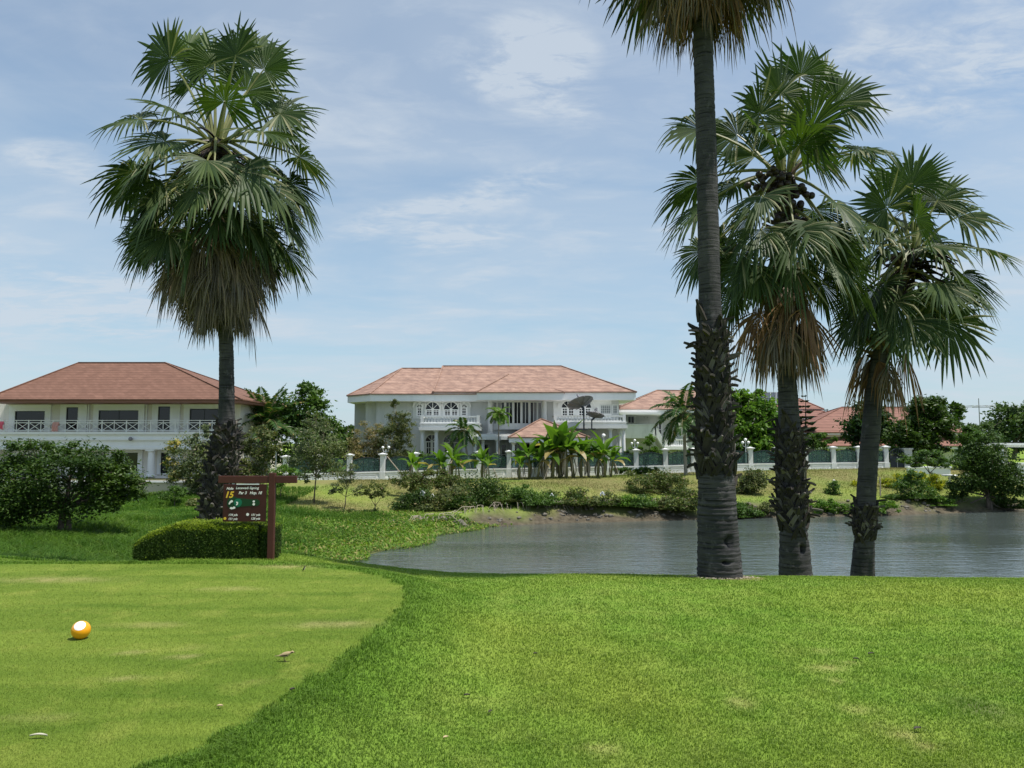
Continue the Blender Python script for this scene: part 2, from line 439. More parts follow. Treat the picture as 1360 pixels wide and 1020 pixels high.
mg, t, b = nt_of('turf and earth')
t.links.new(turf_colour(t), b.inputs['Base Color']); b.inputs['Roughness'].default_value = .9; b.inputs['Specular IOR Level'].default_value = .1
bump(t, b, noise(t, 70, 4, .7), .6, .02)
mb_, t, b = nt_of('grass blade')
g = N(t, 'ShaderNodeNewGeometry')
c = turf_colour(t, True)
c = mixc(t, 1.0, c, mixc(t, g.outputs['Random Per Island'], (.78,.80,.75), (1.24,1.20,1.2)), 'MULTIPLY')
t.links.new(c, b.inputs['Base Color']); b.inputs['Roughness'].default_value = .5; b.inputs['Specular IOR Level'].default_value = .25
tr = N(t, 'ShaderNodeBsdfTranslucent'); mx = N(t, 'ShaderNodeMixShader'); mx.inputs[0].default_value = .35
t.links.new(mixc(t, 1.0, c, (1.15,1.25,.7), 'MULTIPLY'), tr.inputs[0])
t.links.new(b.outputs[0], mx.inputs[1]); t.links.new(tr.outputs[0], mx.inputs[2]); t.links.new(mx.outputs[0], t.nodes['Material Output'].inputs['Surface'])
M['blade'] = mb_

def axis(lo, hi, step, far_lo, far_hi, g):
    c = list(np.arange(lo, hi, step)); s = step
    while c[-1] < far_hi: s = min(s*g, 90); c.append(c[-1] + s)
    s = step; L = []
    v = lo
    while v > far_lo: s = min(s*g, 90); v -= s; L.append(v)
    return np.array(L[::-1] + c)
xs = axis(-9, 13, .11, -1500, 1500, 1.045); ys = axis(2.2, 14, .11, -60, 2500, 1.03)
XX, YY = np.meshgrid(xs, ys); ZZ = zt(XX.ravel(), YY.ravel())
nx, ny = len(xs), len(ys)
ii = (np.arange(ny-1)[:, None]*nx + np.arange(nx-1)[None]).ravel()
V = np.stack([XX.ravel(), YY.ravel(), ZZ], -1)
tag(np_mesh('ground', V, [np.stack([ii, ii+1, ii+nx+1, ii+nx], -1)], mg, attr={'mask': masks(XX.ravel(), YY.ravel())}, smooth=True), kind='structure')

# water
mw, t, b = nt_of('lake water')
b.inputs['Base Color'].default_value = (.070,.088,.080,1); b.inputs['Roughness'].default_value = .05; b.inputs['Specular IOR Level'].default_value = .85; b.inputs['IOR'].default_value = 1.4
h = mth(t, 'ADD', noise(t, 2.2, 3, .6, stretch=(.55, 1.5, 1)), mth(t, 'MULTIPLY', noise(t, 7, 2, .5, stretch=(.6, 1.4, 1)), .35))
h = mth(t, 'MULTIPLY', h, mth(t, 'ADD', mth(t, 'MULTIPLY', ramp(t, noise(t, .16, 3, .5, stretch=(.6, 1.6, 1)), .36, .64), .8), .3))
bump(t, b, h, .42, .10)
k = []
L = LAKE
cx = sum(p[0] for p in L)/len(L)
me = MB(); me.add([(-30, 17, WZ), (140, 17, WZ), (140, 64, WZ), (-30, 64, WZ)], [(0, 1, 2, 3)])
tag(me.build('water', mw), kind='structure')

# ---------------------------------------------------------------- grass
def blades(name, x, y, h, wd, lean, bend, mat, kind='stuff', curved=False, az=None):
    n = len(x); z = zt(x, y); a = RNG.uniform(0, 2*PI, n) if az is None else az
    la = RNG.uniform(0, 2*PI, n); ln = h*np.abs(RNG.normal(lean, lean*.5, n))
    sx, sy = np.cos(a)*wd/2, np.sin(a)*wd/2; lx, ly = np.cos(la)*ln, np.sin(la)*ln
    b0 = np.stack([x-sx, y-sy, z-.01], -1); b1 = np.stack([x+sx, y+sy, z-.01], -1)
    mk = masks(x, y)
    if not curved:
        tp = np.stack([x+lx, y+ly, z+h], -1)
        V = np.stack([b0, b1, tp], 1).reshape(-1, 3); k = np.arange(n)*3
        F_ = [np.stack([k, k+1, k+2], -1)]; A = np.repeat(mk, 3, 0)
    else:
        m0 = np.stack([x+lx*.3-sx*.8, y+ly*.3-sy*.8, z+h*.62], -1); m1 = np.stack([x+lx*.3+sx*.8, y+ly*.3+sy*.8, z+h*.62], -1)
        tp = np.stack([x+lx*(1+bend), y+ly*(1+bend), z+h*(1-.25*bend)], -1)
        V = np.stack([b0, b1, m1, m0, tp], 1).reshape(-1, 3); k = np.arange(n)*5
        F_ = [np.stack([k, k+1, k+2, k+3], -1), np.stack([k+3, k+2, k+4], -1)]; A = np.repeat(mk, 5, 0)
    return tag(np_mesh(name, V, F_, mat, attr={'mask': A}), kind=kind)

def scatter(n, y0, y1, wl, wr, p=1.6):
    """points between two depths, thinning with distance; wl and wr: how far to either side per metre of depth"""
    u = RNG.random(n); q = 1 - p
    y = (y0**q + u*(y1**q - y0**q))**(1/q)
    x = RNG.uniform(0, 1, n)*(wl + wr)*(y + 1) - wl*(y + 1)
    return x, y
# close-mown tee
x, y = scatter(300000, 3.2, 11.2, .78, .05, 1.4)
k = sdist(TEE, x, y) + .04*wav(x, y, .11, 2) < -.01; x, y = x[k], y[k]
wd = .0022 + .00042*y
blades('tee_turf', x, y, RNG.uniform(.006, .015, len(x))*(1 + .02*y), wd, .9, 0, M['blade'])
# the longer grass around it
x, y = scatter(900000, 3.0, 15.5, .78, 1.45, 1.35)
sdt = sdist(TEE, x, y); dl = sdist(LAKE, x, y)
k = (sdt + .05*wav(x, y, .11, 2) > -.015) & (dl > 4) & ((x > -2.2) | (y > 10.2)) & ((y < 15.2) | (x > -3)); x, y, sdt = x[k], y[k], sdt[k]
cl = np.clip(1 + .3*wav(x, y, .21, 1) + .25*wav(x, y, .09, 2), .5, 1.6)
edge = 1 + .7*sstep(.35, 0, sdt)
bald = 1 - .75*masks(x, y)[:, 3]
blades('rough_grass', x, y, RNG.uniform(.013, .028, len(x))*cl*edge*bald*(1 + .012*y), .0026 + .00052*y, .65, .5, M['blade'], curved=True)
# tall wild grass in the dip behind the tee
n = 190000
y = RNG.uniform(13.2, 52, n); x = -RNG.random(n)*(y*.72 + 3) + 1
dl = sdist(LAKE, x, y)
k = (dl > .35) & (x < -3.5 + .12*np.clip(y-13, 0, 40) - 2*(y > 40)) & ((y > 15) | (x < -2.6)) & ~((y > 42) & (x > -13)); x, y, dl = x[k], y[k], dl[k]
tall = np.clip(.55 + .55*wav(x, y, 3.3, 2) + .3*wav(x, y, 1.2, 4), .2, 1.35)*sstep(0, 5, dl)
tall = np.maximum(tall, 1.25*sstep(-6.5, -9, x)*sstep(17, 24, y)*sstep(32, 26, y))
tall *= .12 + .88*sstep(13, 24, y + 2.5*wav(x, y, 2.1, 7))
mw_, t, b = nt_of('wild grass')
g = N(t, 'ShaderNodeNewGeometry')
c = mixc(t, ramp(t, noise(t, .5, 3), .35, .65), (.050,.128,.017), (.105,.195,.030))
c = mixc(t, ramp(t, noise(t, 1.7, 2), .55, .75), c, (.15,.21,.05))
c = mixc(t, 1.0, c, mixc(t, g.outputs['Random Per Island'], (.6,.65,.6), (1.45,1.35,1.3)), 'MULTIPLY')
t.links.new(c, b.inputs['Base Color']); b.inputs['Roughness'].default_value = .55; b.inputs['Specular IOR Level'].default_value = .2
tr = N(t, 'ShaderNodeBsdfTranslucent'); mx = N(t, 'ShaderNodeMixShader'); mx.inputs[0].default_value = .4
t.links.new(mixc(t, 1.0, c, (1.2,1.3,.6), 'MULTIPLY'), tr.inputs[0])
t.links.new(b.outputs[0], mx.inputs[1]); t.links.new(tr.outputs[0], mx.inputs[2]); t.links.new(mx.outputs[0], t.nodes['Material Output'].inputs['Surface'])
blades('wild_grass', x, y, (.08 + .42*tall*RNG.uniform(.6, 1.2, len(x))), .006 + .0006*y, .45, .6, mw_, curved=True)
# dry grass on the far slope
n = 170000
y = RNG.uniform(40, 72, n); x = RNG.uniform(-13, 44, n)
dl = sdist(LAKE, x, y); k = (dl > 1.6) & (y < 64 + .2*x); x, y = x[k], y[k]
blades('dry_grass', x, y, RNG.uniform(.03, .11, len(x))*np.clip(1 + .8*wav(x, y, 2, 3), .3, 2.2), .022, .7, .5, M['blade'], curved=True)
# low weeds along the flat shore
n = 60000
y = RNG.uniform(26, 44, n); x = RNG.uniform(-16, 2, n); dl = sdist(LAKE, x, y) + .8*wav(x, y, 1.5, 2)
k = (dl > -.5) & (dl < 6) & ((y < 42) | (x < -5)); x, y = x[k], y[k]
ml_ = leafmat('shore weed', (.06,.14,.02), (.16,.25,.05), .5, .3, .2, .8, dry=(.30,.27,.10,.18))
z = np.maximum(zt(x, y), WZ) + RNG.uniform(.02, .16, len(x)); a = RNG.uniform(0, 2*PI, len(x)); s = RNG.uniform(.04, .1, len(x))
ux, uy = np.cos(a)*s, np.sin(a)*s; tz = RNG.normal(0, .04, len(x))
V = np.stack([np.stack([x-ux, y-uy, z-tz], -1), np.stack([x+uy*.5, y-ux*.5, z], -1), np.stack([x+ux, y+uy, z+tz], -1), np.stack([x-uy*.5, y+ux*.5, z+.01], -1)], 1).reshape(-1, 3)
k = np.arange(len(x))*4
tag(np_mesh('shore_weeds', V, [np.stack([k, k+1, k+2, k+3], -1)], ml_), kind='stuff')
# ---------------------------------------------------------------- sugar palms
def frondmat(name, a, b_, rough, trans, tip=None):
    m = leafmat(name, a, b_, rough, trans, .5, 1.2)
    return m
M['frond'] = leafmat('palm blade', (.026,.052,.020), (.060,.094,.036), .5, .2, .35, 1.0, dry=(.22,.22,.12,.10))
M['frond_new'] = leafmat('young palm blade', (.034,.068,.018), (.058,.098,.026), .5, .26, .35, 1.0)
M['frond_dead'] = leafmat('dead palm blade', (.082,.072,.067), (.19,.165,.148), .8, .1, .2, 1.5, dry=(.27,.2,.145,.12))
M['frond_tan'] = leafmat('tan dead palm blade', (.125,.072,.046), (.25,.155,.098), .7, .2, .25, 1.5)
M['petiole'] = paint('palm leaf stalk', (.16,.17,.055), .45, .35, 3)
M['petiole_dead'] = paint('dead leaf stalk', (.11,.075,.045), .8, .3, 3)
M['fruit'] = paint('dark palm fruit', (.028,.018,.013), .4, .35, 5)
def trunkmat(name, a, c_, ringscale):
    m, t, b = nt_of(name)
    tc = N(t, 'ShaderNodeTexCoord'); o = tc.outputs['Object']
    lines = noise(t, 1.0, 4, .65, o, (1.6, 1.6, ringscale), .3)
    spots = noise(t, 7, 5, .7, o, (1, 1, .7))
    big = noise(t, 1.6, 3, .6, o)
    c = mixc(t, ramp(t, big, .35, .68), a, c_)
    c = mixc(t, ramp(t, lines, .52, .64), c, [x*.42 for x in a])
    c = mixc(t, ramp(t, spots, .56, .72), c, [min(1, x*1.35) for x in c_])
    t.links.new(c, b.inputs['Base Color']); b.inputs['Roughness'].default_value = .88; b.inputs['Specular IOR Level'].default_value = .2
    bump(t, b, mth(t, 'SUBTRACT', mth(t, 'MULTIPLY', spots, .4), lines), .8, .03)
    return m
M['trunk'] = trunkmat('ringed palm trunk', (.040,.040,.042), (.078,.075,.074), 34)
M['boot'] = leafmat('old leaf base', (.022,.021,.022), (.055,.052,.050), .8, 0, .25, 3, dry=(.13,.12,.105,.12))

def spline(pts, n):
    """smooth run of n points through pts"""
    pts = [np.array(p, float) for p in pts]; out = []
    k = len(pts) - 1
    for i in range(n):
        u = i/(n-1)*k; j = min(int(u), k-1); f = u-j
        p0, p1, p2, p3 = pts[max(j-1, 0)], pts[j], pts[j+1], pts[min(j+2, k)]
        out.append(.5*(2*p1 + (p2-p0)*f + (2*p0-5*p1+4*p2-p3)*f*f + (3*p1-p0-3*p2+p3)*f**3))
    return out

def unit(v): return v/(np.linalg.norm(v) + 1e-9)

def fan(mb, attach, hast, R, rng, dead=False, nseg=None, spread=None, droop=.16, roll=0.0, face=None, stalk=.030):
    """one costapalmate leaf: stalk from attach to hast, pleated blade of joined segments with free drooping tips"""
    A, H = np.array(attach, float), np.array(hast, float)
    L = np.linalg.norm(H - A); ctrl = (A + H)/2 + np.array([0, 0, (.16 if not dead else .10)*L]) + (A - H)*.05
    us = np.linspace(0, 1, 7)[:, None]
    pts = (1-us)**2*A + 2*us*(1-us)*ctrl + us**2*H
    mb.cur = 1
    mb.tube([tuple(p) for p in pts], list(np.linspace(stalk*1.5, stalk*.55, 7)), 5)
    mb.cur = 0
    t_ = unit(H - ctrl)
    if face is not None:                         # the side of the blade looks this way
        n_ = np.array(face, float); n_ = unit(n_ - t_*n_.dot(t_)); s_ = np.cross(n_, t_)
    else:
        s_ = np.cross(t_, np.array([0, 0, 1.]))
        if np.linalg.norm(s_) < .25: s_ = np.cross(t_, unit(rng.normal(size=3)))
        s_ = unit(s_); n_ = np.cross(s_, t_)
        if n_[2] < 0: s_, n_ = -s_, -n_
    ca, sa = math.cos(roll), math.sin(roll); s_, n_ = s_*ca + n_*sa, n_*ca - s_*sa
    nseg = nseg or (38 if not dead else 26)
    spread = spread or (2.35 if not dead else 1.15)
    an = np.linspace(-spread, spread, nseg) + rng.normal(0, .012, nseg)
    da = 2*spread/nseg
    d = np.cos(an)[:, None]*t_ + np.sin(an)[:, None]*s_
    cup = .20 if not dead else -.5
    d = d + n_*(cup*np.abs(np.sin(an))**1.5)[:, None]; d /= np.linalg.norm(d, axis=1)[:, None]
    e = -np.sin(an)[:, None]*t_ + np.cos(an)[:, None]*s_
    nn = np.cross(d, e)
    ln = R*(.86 + .14*np.cos(an))*rng.uniform(.80, 1.08, nseg)*(1 if not dead else rng.uniform(.6, 1.1, nseg))
    rows = np.array([.03, .30, .56, .76, .90, 1.0]); wid = np.array([1, 1, 1, .72, .42, .02])
    kink = (rng.random(nseg) < (.5 if not dead else .5)).astype(float)
    base = H - t_*R*.02
    g = np.array([0, 0, -1.])
    pos = base[None, None] + d[:, None]*(ln[:, None]*rows[None])[..., None]
    u = rows[None]
    dr = ln[:, None]*(droop*u**2.0 + (kink*rng.uniform(.2, .95, nseg))[:, None]*np.clip(u-.58, 0, 1)**1.1)
    pos = pos + g*dr[..., None] - d[:, None]*(dr*.35)[..., None]
    tw = rng.normal(0, .35, nseg)[:, None]*np.clip(u-.5, 0, 1)
    hw = np.minimum(u*ln[:, None], .56*ln[:, None])*math.tan(da/2)*wid*(1.04 if not dead else .8)
    ee = e[:, None]*np.cos(tw)[..., None] + nn[:, None]*np.sin(tw)[..., None]
    pl = .45 if not dead else .8
    lo = nn[:, None]*(hw*pl)[..., None]
    Lf = pos - ee*hw[..., None] + lo; Rt = pos + ee*hw[..., None] + lo; Md = pos - lo*.2
    V = np.stack([Lf, Md, Rt], 2).reshape(-1, 3)          # seg, row, 3
    fs = []; nr = len(rows)
    for i in range(nseg):
        b = i*nr*3
        for j in range(nr-1):
            q = b + j*3
            fs += [(q, q+1, q+4, q+3), (q+1, q+2, q+5, q+4)]
    mb.add(V, fs)

def strap(mb, pts, wid, th, out):
    """flat bent strip through pts; out: the way its face looks"""
    k = len(pts); vs = []; fs = []
    for i in range(k):
        p = pts[i]; d = unit(pts[min(i+1, k-1)] - pts[max(i-1, 0)]); s_ = unit(np.cross(d, out)); n_ = np.cross(s_, d); w = wid[i]/2
        vs += [p - s_*w + n_*w*.35, p + n_*th*.2 - n_*w*.1, p + s_*w + n_*w*.35, p + s_*w*.8 - n_*th, p - s_*w*.8 - n_*th]
    for i in range(k-1):
        for j in range(5): a, b = i*5 + j, i*5 + (j+1) % 5; fs.append((a, b, b+5, a+5))
    fs += [(4, 3, 2, 1, 0), tuple((k-1)*5 + j for j in range(5))]
    mb.add(np.array(vs), fs)

def boot(mb, c, az, r, rng, L=.3, W=.3):
    """the stub of a fallen leaf: a base split in two legs that grip the trunk, and a short broken stalk curling outwards"""
    up = np.array([0, 0, 1.]); c = np.array(c)
    on = lambda a, z, q: c + np.array([math.cos(a), math.sin(a), 0])*q + up*z
    o = np.array([math.cos(az), math.sin(az), 0]); sk = rng.normal(0, .10); hgt = rng.uniform(.16, .27)
    tip = on(az + sk, 0, r*1.10 + .03)
    for sg in (-1, 1):
        da = sg*rng.uniform(.75, 1.05)*W/r*.55
        pts = [on(az + da, -hgt, r*1.0), on(az + da*.62 + sk*.4, -hgt*.55, r*1.06 + .015), on(az + da*.25 + sk*.8, -hgt*.12, r*1.10 + .025), tip + up*.02]
        strap(mb, pts, [W*.40, W*.38, W*.34, W*.30], .03, o)
    ln = L*rng.uniform(.45, 1.1); el = rng.uniform(.1, .95); cu = rng.normal(-.15, .45); p = tip - o*.03; d = o*math.cos(el) + up*math.sin(el) + np.array([-o[1], o[0], 0])*rng.normal(0, .25); pts = [p - o*.02]
    for i in range(4):
        d = unit(d + up*cu*.28); p = p + d*ln/4; pts.append(p)
    strap(mb, pts, [W*.42, W*.40, W*.33, W*rng.uniform(.2, .3), W*rng.uniform(.04, .2)], .025, unit(up - o*.4))

def sugar_palm(name_label, Y, trunk, rad, boots, apex, leaves, hang, dead, seed, holes=(), R=1.15, fruit='stalks', group='sugar palms on the grass', base=None, deadmat='frond_dead'):
    """trunk: (px, py) run from base to apex at depth Y; rad: radii in px; boots: (py0, py1, rows, length); leaves: (px, py, dy, kind) blade centres; hang/dead: ring lists"""
    rng = np.random.default_rng(seed)
    gz = ground_z(*(P(trunk[0][0], trunk[0][1], Y).xy))
    p0 = P(*trunk[0], Y)
    root = thing('sugar_palm', name_label, 'palm tree', (p0.x, Y, gz), group)
    pts = [P(*q, Y) for q in trunk]
    pts[0].z = gz - .12
    ctr = spline([tuple(p) for p in pts], 2)  # placeholder
    tot = pts[-1].z - pts[0].z; nr = int(tot/.034)
    C = np.array(spline([tuple(p) for p in pts], nr))
    pz = np.array([p.z for p in pts])
    ps = S(Y)
    Rr = np.interp(C[:, 2], pz, np.array(rad)*ps)
    n = 40; V = np.zeros((nr, n, 3)); ang = np.linspace(0, 2*PI, n, endpoint=False)
    ring = rng.uniform(-1, 1, nr)*.018 + .016*np.sin(np.arange(nr)*1.9)
    lowfac = np.clip(1.6 - (C[:, 2]-gz)/2.2, .45, 1)
    for i in range(nr):
        r = Rr[i]*(1 + ring[i]*lowfac[i] + .012*np.sin(3*ang + C[i, 2]*2 + seed) + .02*np.sin(ang*7 + C[i, 2]*11)*np.sin(ang*2 + C[i, 2]*3)) + rng.normal(0, .003, n)
        for (ha, hz, hw, hh) in holes:
            z = C[i, 2]
            q = np.clip(1 - np.abs((ang - ha + PI) % (2*PI) - PI)/hw - abs(z-hz)/hh*.9, 0, 1)
            r = r - .22*np.clip(q*3, 0, 1)*Rr[i]/.3*.6
        V[i, :, 0] = C[i, 0] + np.cos(ang)*r; V[i, :, 1] = C[i, 1] + np.sin(ang)*r; V[i, :, 2] = C[i, 2]
    ii = (np.arange(nr-1)[:, None]*n + np.arange(n)[None]).ravel(); jj = (np.arange(nr-1)[:, None]*n + (np.arange(n)+1)[None] % n).ravel()
    np_mesh('trunk', V.reshape(-1, 3), [np.stack([ii, jj, jj+n, ii+n], -1)], M['trunk'], root, smooth=True)
    at = lambda z: np.array([np.interp(z, C[:, 2], C[:, k]) for k in range(3)])
    if boots:
        y0, y1, rows, L = boots
        mb = MB(); z0, z1 = P(trunk[0][0], y0, Y).z, P(trunk[0][0], y1, Y).z
        for i in range(rows):
            z = z0 + (z1-z0)*i/(rows-1); c = at(z); r = float(np.interp(z, C[:, 2], Rr)); per = 8
            for j in range(per):
                boot(mb, c + np.array([0, 0, rng.normal(0, .03 if 0 < i < rows-1 else .10)]), 2*PI*(j + .5*(i % 2))/per + rng.normal(0, .16) + i*.21, r, rng, L*rng.uniform(.7, 1.25), 2*PI*r/per*1.15)
        mb.build('leaf_bases', M['boot'], root, smooth=False)['kind'] = 'stuff'
    ap = np.array(P(*apex, Y)); s1 = ps
    for (lx, ly, dy, kind) in leaves:
        c = np.array(P(lx, ly, Y + dy)); a = ap + np.array([0, 0, rng.uniform(-.15, .1)]) + unit((c-ap)*np.array([1, 1, 0]) + 1e-3)*.12
        v = c - a; d = np.linalg.norm(v); r = R*rng.uniform(.84, 1.14)
        h = a + v*max(.35, (d - r*.38)/d)
        mb = MB()
        fc = None; ro = rng.normal(0, .35)
        if kind == 'u': fc = (rng.normal(0, .3), -1, rng.uniform(.1, .7)); ro = rng.normal(0, .3); dp = .10
        elif kind == 's': fc = (rng.normal(0, .4), -.75, .9); ro = rng.normal(0, .3); dp = .24
        elif kind == 'h': dp = .26
        else: dp = .26
        fan(mb, a, h, r, rng, droop=dp, roll=ro, face=fc, spread=rng.uniform(2.0, 2.5))
        mb.build('frond', [M['frond_new' if kind == 'u' and rng.random() < .5 else 'frond'], M['petiole']], root)
    for (cnt, zoff, el, Lp, rr, jit) in hang:
        for j in range(cnt):
            az = 2*PI*(j + rng.uniform(-.25, .25))/cnt + jit
            e_ = el + rng.normal(0, .10); z = ap[2] + zoff + rng.normal(0, .1)
            a = at(min(z, C[-1, 2])); a[2] = z
            o = np.array([math.cos(az), math.sin(az), 0]); d = o*math.cos(e_) + np.array([0, 0, math.sin(e_)])
            mb = MB(); a = a + o*.13
            fan(mb, a, a + d*Lp*rng.uniform(.85, 1.12), rr*rng.uniform(.9, 1.1), rng, droop=.24, roll=rng.normal(0, .5), spread=rng.uniform(1.7, 2.3))
            mb.build('frond', [M['frond'], M['petiole']], root)
    for (cnt, zoff, el, Lp, rr, jit, mt) in dead:
        for j in range(cnt):
            az = 2*PI*(j + rng.uniform(-.3, .3))/cnt + jit
            e_ = el + rng.normal(0, .08); z = ap[2] + zoff + rng.normal(0, .08)
            a = at(min(z, C[-1, 2])); a[2] = z
            o = np.array([math.cos(az), math.sin(az), 0]); d = o*math.cos(e_) + np.array([0, 0, math.sin(e_)])
            mb = MB(); a = a + o*.13
            fan(mb, a, a + d*Lp*rng.uniform(.9, 1.1), rr*rng.uniform(.85, 1.12), rng, dead=True, droop=.45, roll=rng.normal(0, .5), spread=rng.uniform(.8, 1.35), stalk=.022)
            mb.build('dead_frond', [M[mt], M['petiole_dead']], root)
    if fruit == 'stalks':
        mb = MB()
        for j in range(90):
            az = rng.uniform(0, 2*PI); e_ = rng.uniform(-.5, .35); a = ap + np.array([0, 0, rng.uniform(-.8, .05)])
            o = np.array([math.cos(az), math.sin(az), 0]); L = rng.uniform(.35, .95)
            p1 = a + o*L*.5*math.cos(e_) + np.array([0, 0, L*.5*math.sin(e_)]); p2 = p1 + o*L*.45 + np.array([0, 0, -L*rng.uniform(.1, .6)])
            q = [a*(1-u)**2 + 2*u*(1-u)*p1 + u*u*p2 for u in (0, .25, .5, .75, 1)]
            mb.tube([tuple(x) for x in q], [.02, .03, .028, .024, .015], 5)
        mb.build('flower_stalks', M['fruit'], root)
    elif fruit:
        for (fx, fy, k) in fruit:
            mb = MB(); c = np.array(P(fx, fy, Y - .45))
            for j in range(k):
                q = c + np.clip(rng.normal(0, 1, 3), -1.5, 1.5)*np.array([.19, .14, .15]); mb.sphere(tuple(q), rng.uniform(.055, .08), 9, 6)
            mb.tube([tuple(ap), tuple((ap + c)/2 + np.array([0, -.1, .15])), tuple(c)], [.05, .04, .03], 6)
            mb.build('fruit_bunch', M['fruit'], root, smooth=True)
    # old fibrous stalks round the top of the trunk
    mb = MB()
    zl = min([q[1] for q in dead] + [-1.6])
    for j in range(60):
        az = rng.uniform(0, 2*PI); z = ap[2] + rng.uniform(zl, -.1); a = at(min(z, C[-1, 2])); a[2] = z
        o = np.array([math.cos(az), math.sin(az), 0]); r = float(np.interp(z, C[:, 2], Rr))
        b_ = a + o*(r + rng.uniform(.1, .28)) + np.array([0, 0, rng.uniform(.0, .35)])
        mb.tube([tuple(a + o*r*.6), tuple((a + b_)/2 + np.array([0, 0, -.04])), tuple(b_)], [.06, .05, .02], 5)
    mb.build('leaf_stubs', M['petiole_dead'], root)
    return root

u, s, h, m_ = 'u', 's', 'h', 'm'
sugar_palm('sugar palm behind the brown sign, with a long grey skirt of dead leaves', 17,
    [(284,705),(289,660),(297,610),(300,578),(301,562),(301,500),(300,455),(295,340),(288,240),(287,186)], [18,17,16,14.5,10.5,9.5,9,9,9.5,8], (694,564,27,.20), (287,187),
    [(214,58,.4,u),(262,66,.9,u),(318,48,-.3,u),(362,72,.4,u),(303,112,-.9,u),(345,52,1.4,u),(245,48,1.8,u),(252,98,.9,u),(338,100,.8,u),(285,60,.6,u),
     (161,152,.2,s),(208,130,-.7,s),(188,186,-1.0,s),(224,150,1.2,s),(398,138,.2,s),(372,170,-.9,s),(390,160,1.3,m_),(422,214,.1,m_),(150,240,.3,m_),
     (203,262,-1.3,h),(284,232,-1.4,h),(372,260,-1.2,h),(330,240,-1.6,h),(405,262,.2,h),(170,250,1.2,h),(400,255,1.2,h),(240,250,1.4,h),(330,240,1.5,h)],
    [(9, -.35, -.50, 1.55, 1.05, .2), (13, -.75, -.66, 1.7, 1.0, .6), (14, -1.1, -.80, 1.75, 1.0, .3)],
    [(18, -1.35, -.95, 1.45, .95, .3, 'frond_dead'), (20, -1.75, -1.02, 1.45, .9, .0, 'frond_dead'), (20, -2.15, -1.06, 1.3, .85, .5, 'frond_dead'), (19, -2.55, -1.12, 1.1, .8, .2, 'frond_dead'), (17, -2.95, -1.2, .9, .75, .4, 'frond_dead')], 11,
    R=1.2, group=None)
sugar_palm('tallest sugar palm, with the thickest trunk and its crown cut off by the frame', 11.5,
    [(957,768),(954,720),(952,650),(948,560),(946,470),(943,400),(938,200),(934,60),(932,-60),(930,-205)], [30,26.5,24,19,17.5,14.5,13.5,13,13,12], (616,432,24,.19), (930,-222),
    [(880,-330,.3,u),(960,-350,-.4,u),(1010,-310,.4,u),(800,-260,.2,s),(1070,-250,.2,s),(930,-270,-1.2,u),(1040,-200,-1.0,s),(830,-190,-1,s)],
    [(9, -.2, -.35, 1.2, 1.1, .2), (10, -.5, -.62, 1.25, 1.1, .5), (9, -.85, -.72, 1.25, 1.1, .1)],
    [(11, -1.25, -.8, 1.05, .95, .3, 'frond_dead'), (11, -1.6, -.98, .95, .92, .1, 'frond_dead'), (9, -1.95, -1.15, .75, .85, .55, 'frond_tan'), (8, -2.15, -1.25, .6, .75, .2, 'frond_dead')], 23,
    holes=((-1.32, .21, .15, .17), (-1.5, -.09, .16, .05)), R=1.15, group=None)
sugar_palm('sugar palm with clusters of dark round fruit, middle of the three at the water', 15,
    [(1057,770),(1054,700),(1050,620),(1047,540),(1045,490),(1042,400),(1040,300),(1040,238)], [23,17,15.5,13,11.5,11,11,10], (690,566,19,.22), (1041,232),
    [(1066,76,.2,u),(1000,124,-.7,u),(1128,114,.3,u),(1095,140,-.8,u),(1040,110,1.2,u),(1100,90,1.4,u),(1010,165,-1.2,u),(1042,150,.7,u),(1072,165,-.9,u),(990,190,.9,u),(1088,190,.9,u),(1035,95,-.2,u),(1018,140,1.4,u),
     (905,158,.3,s),(962,160,.6,s),(1160,190,.2,s),(1150,200,1.3,m_),(897,245,.4,m_),(907,285,-.3,h),(950,250,1.2,m_),
     (1006,268,-1.5,h),(1058,325,-1.6,h),(1135,285,-.8,h),(1128,345,-.4,h),(915,350,.1,h),(972,362,-.6,h),(950,345,1.0,h),(1090,290,1.6,h),(985,300,1.6,h)],
    [(8, -.7, -.6, 1.25, 1.05, .1), (9, -1.2, -.8, 1.2, 1.0, .4)],
    [(8, -1.75, -1.2, .5, .9, .1, 'frond_dead'), (11, -2.2, -.98, .75, 1.1, .35, 'frond_tan'), (12, -2.6, -1.15, .55, 1.05, .1, 'frond_dead'), (8, -2.9, -1.28, .4, .85, .6, 'frond_tan')], 37,
    holes=((-1.35, -.38, .17, .15),), R=1.08, fruit=((1030,250,26), (1060,262,24), (1010,244,14), (1048,285,18)), group=None)
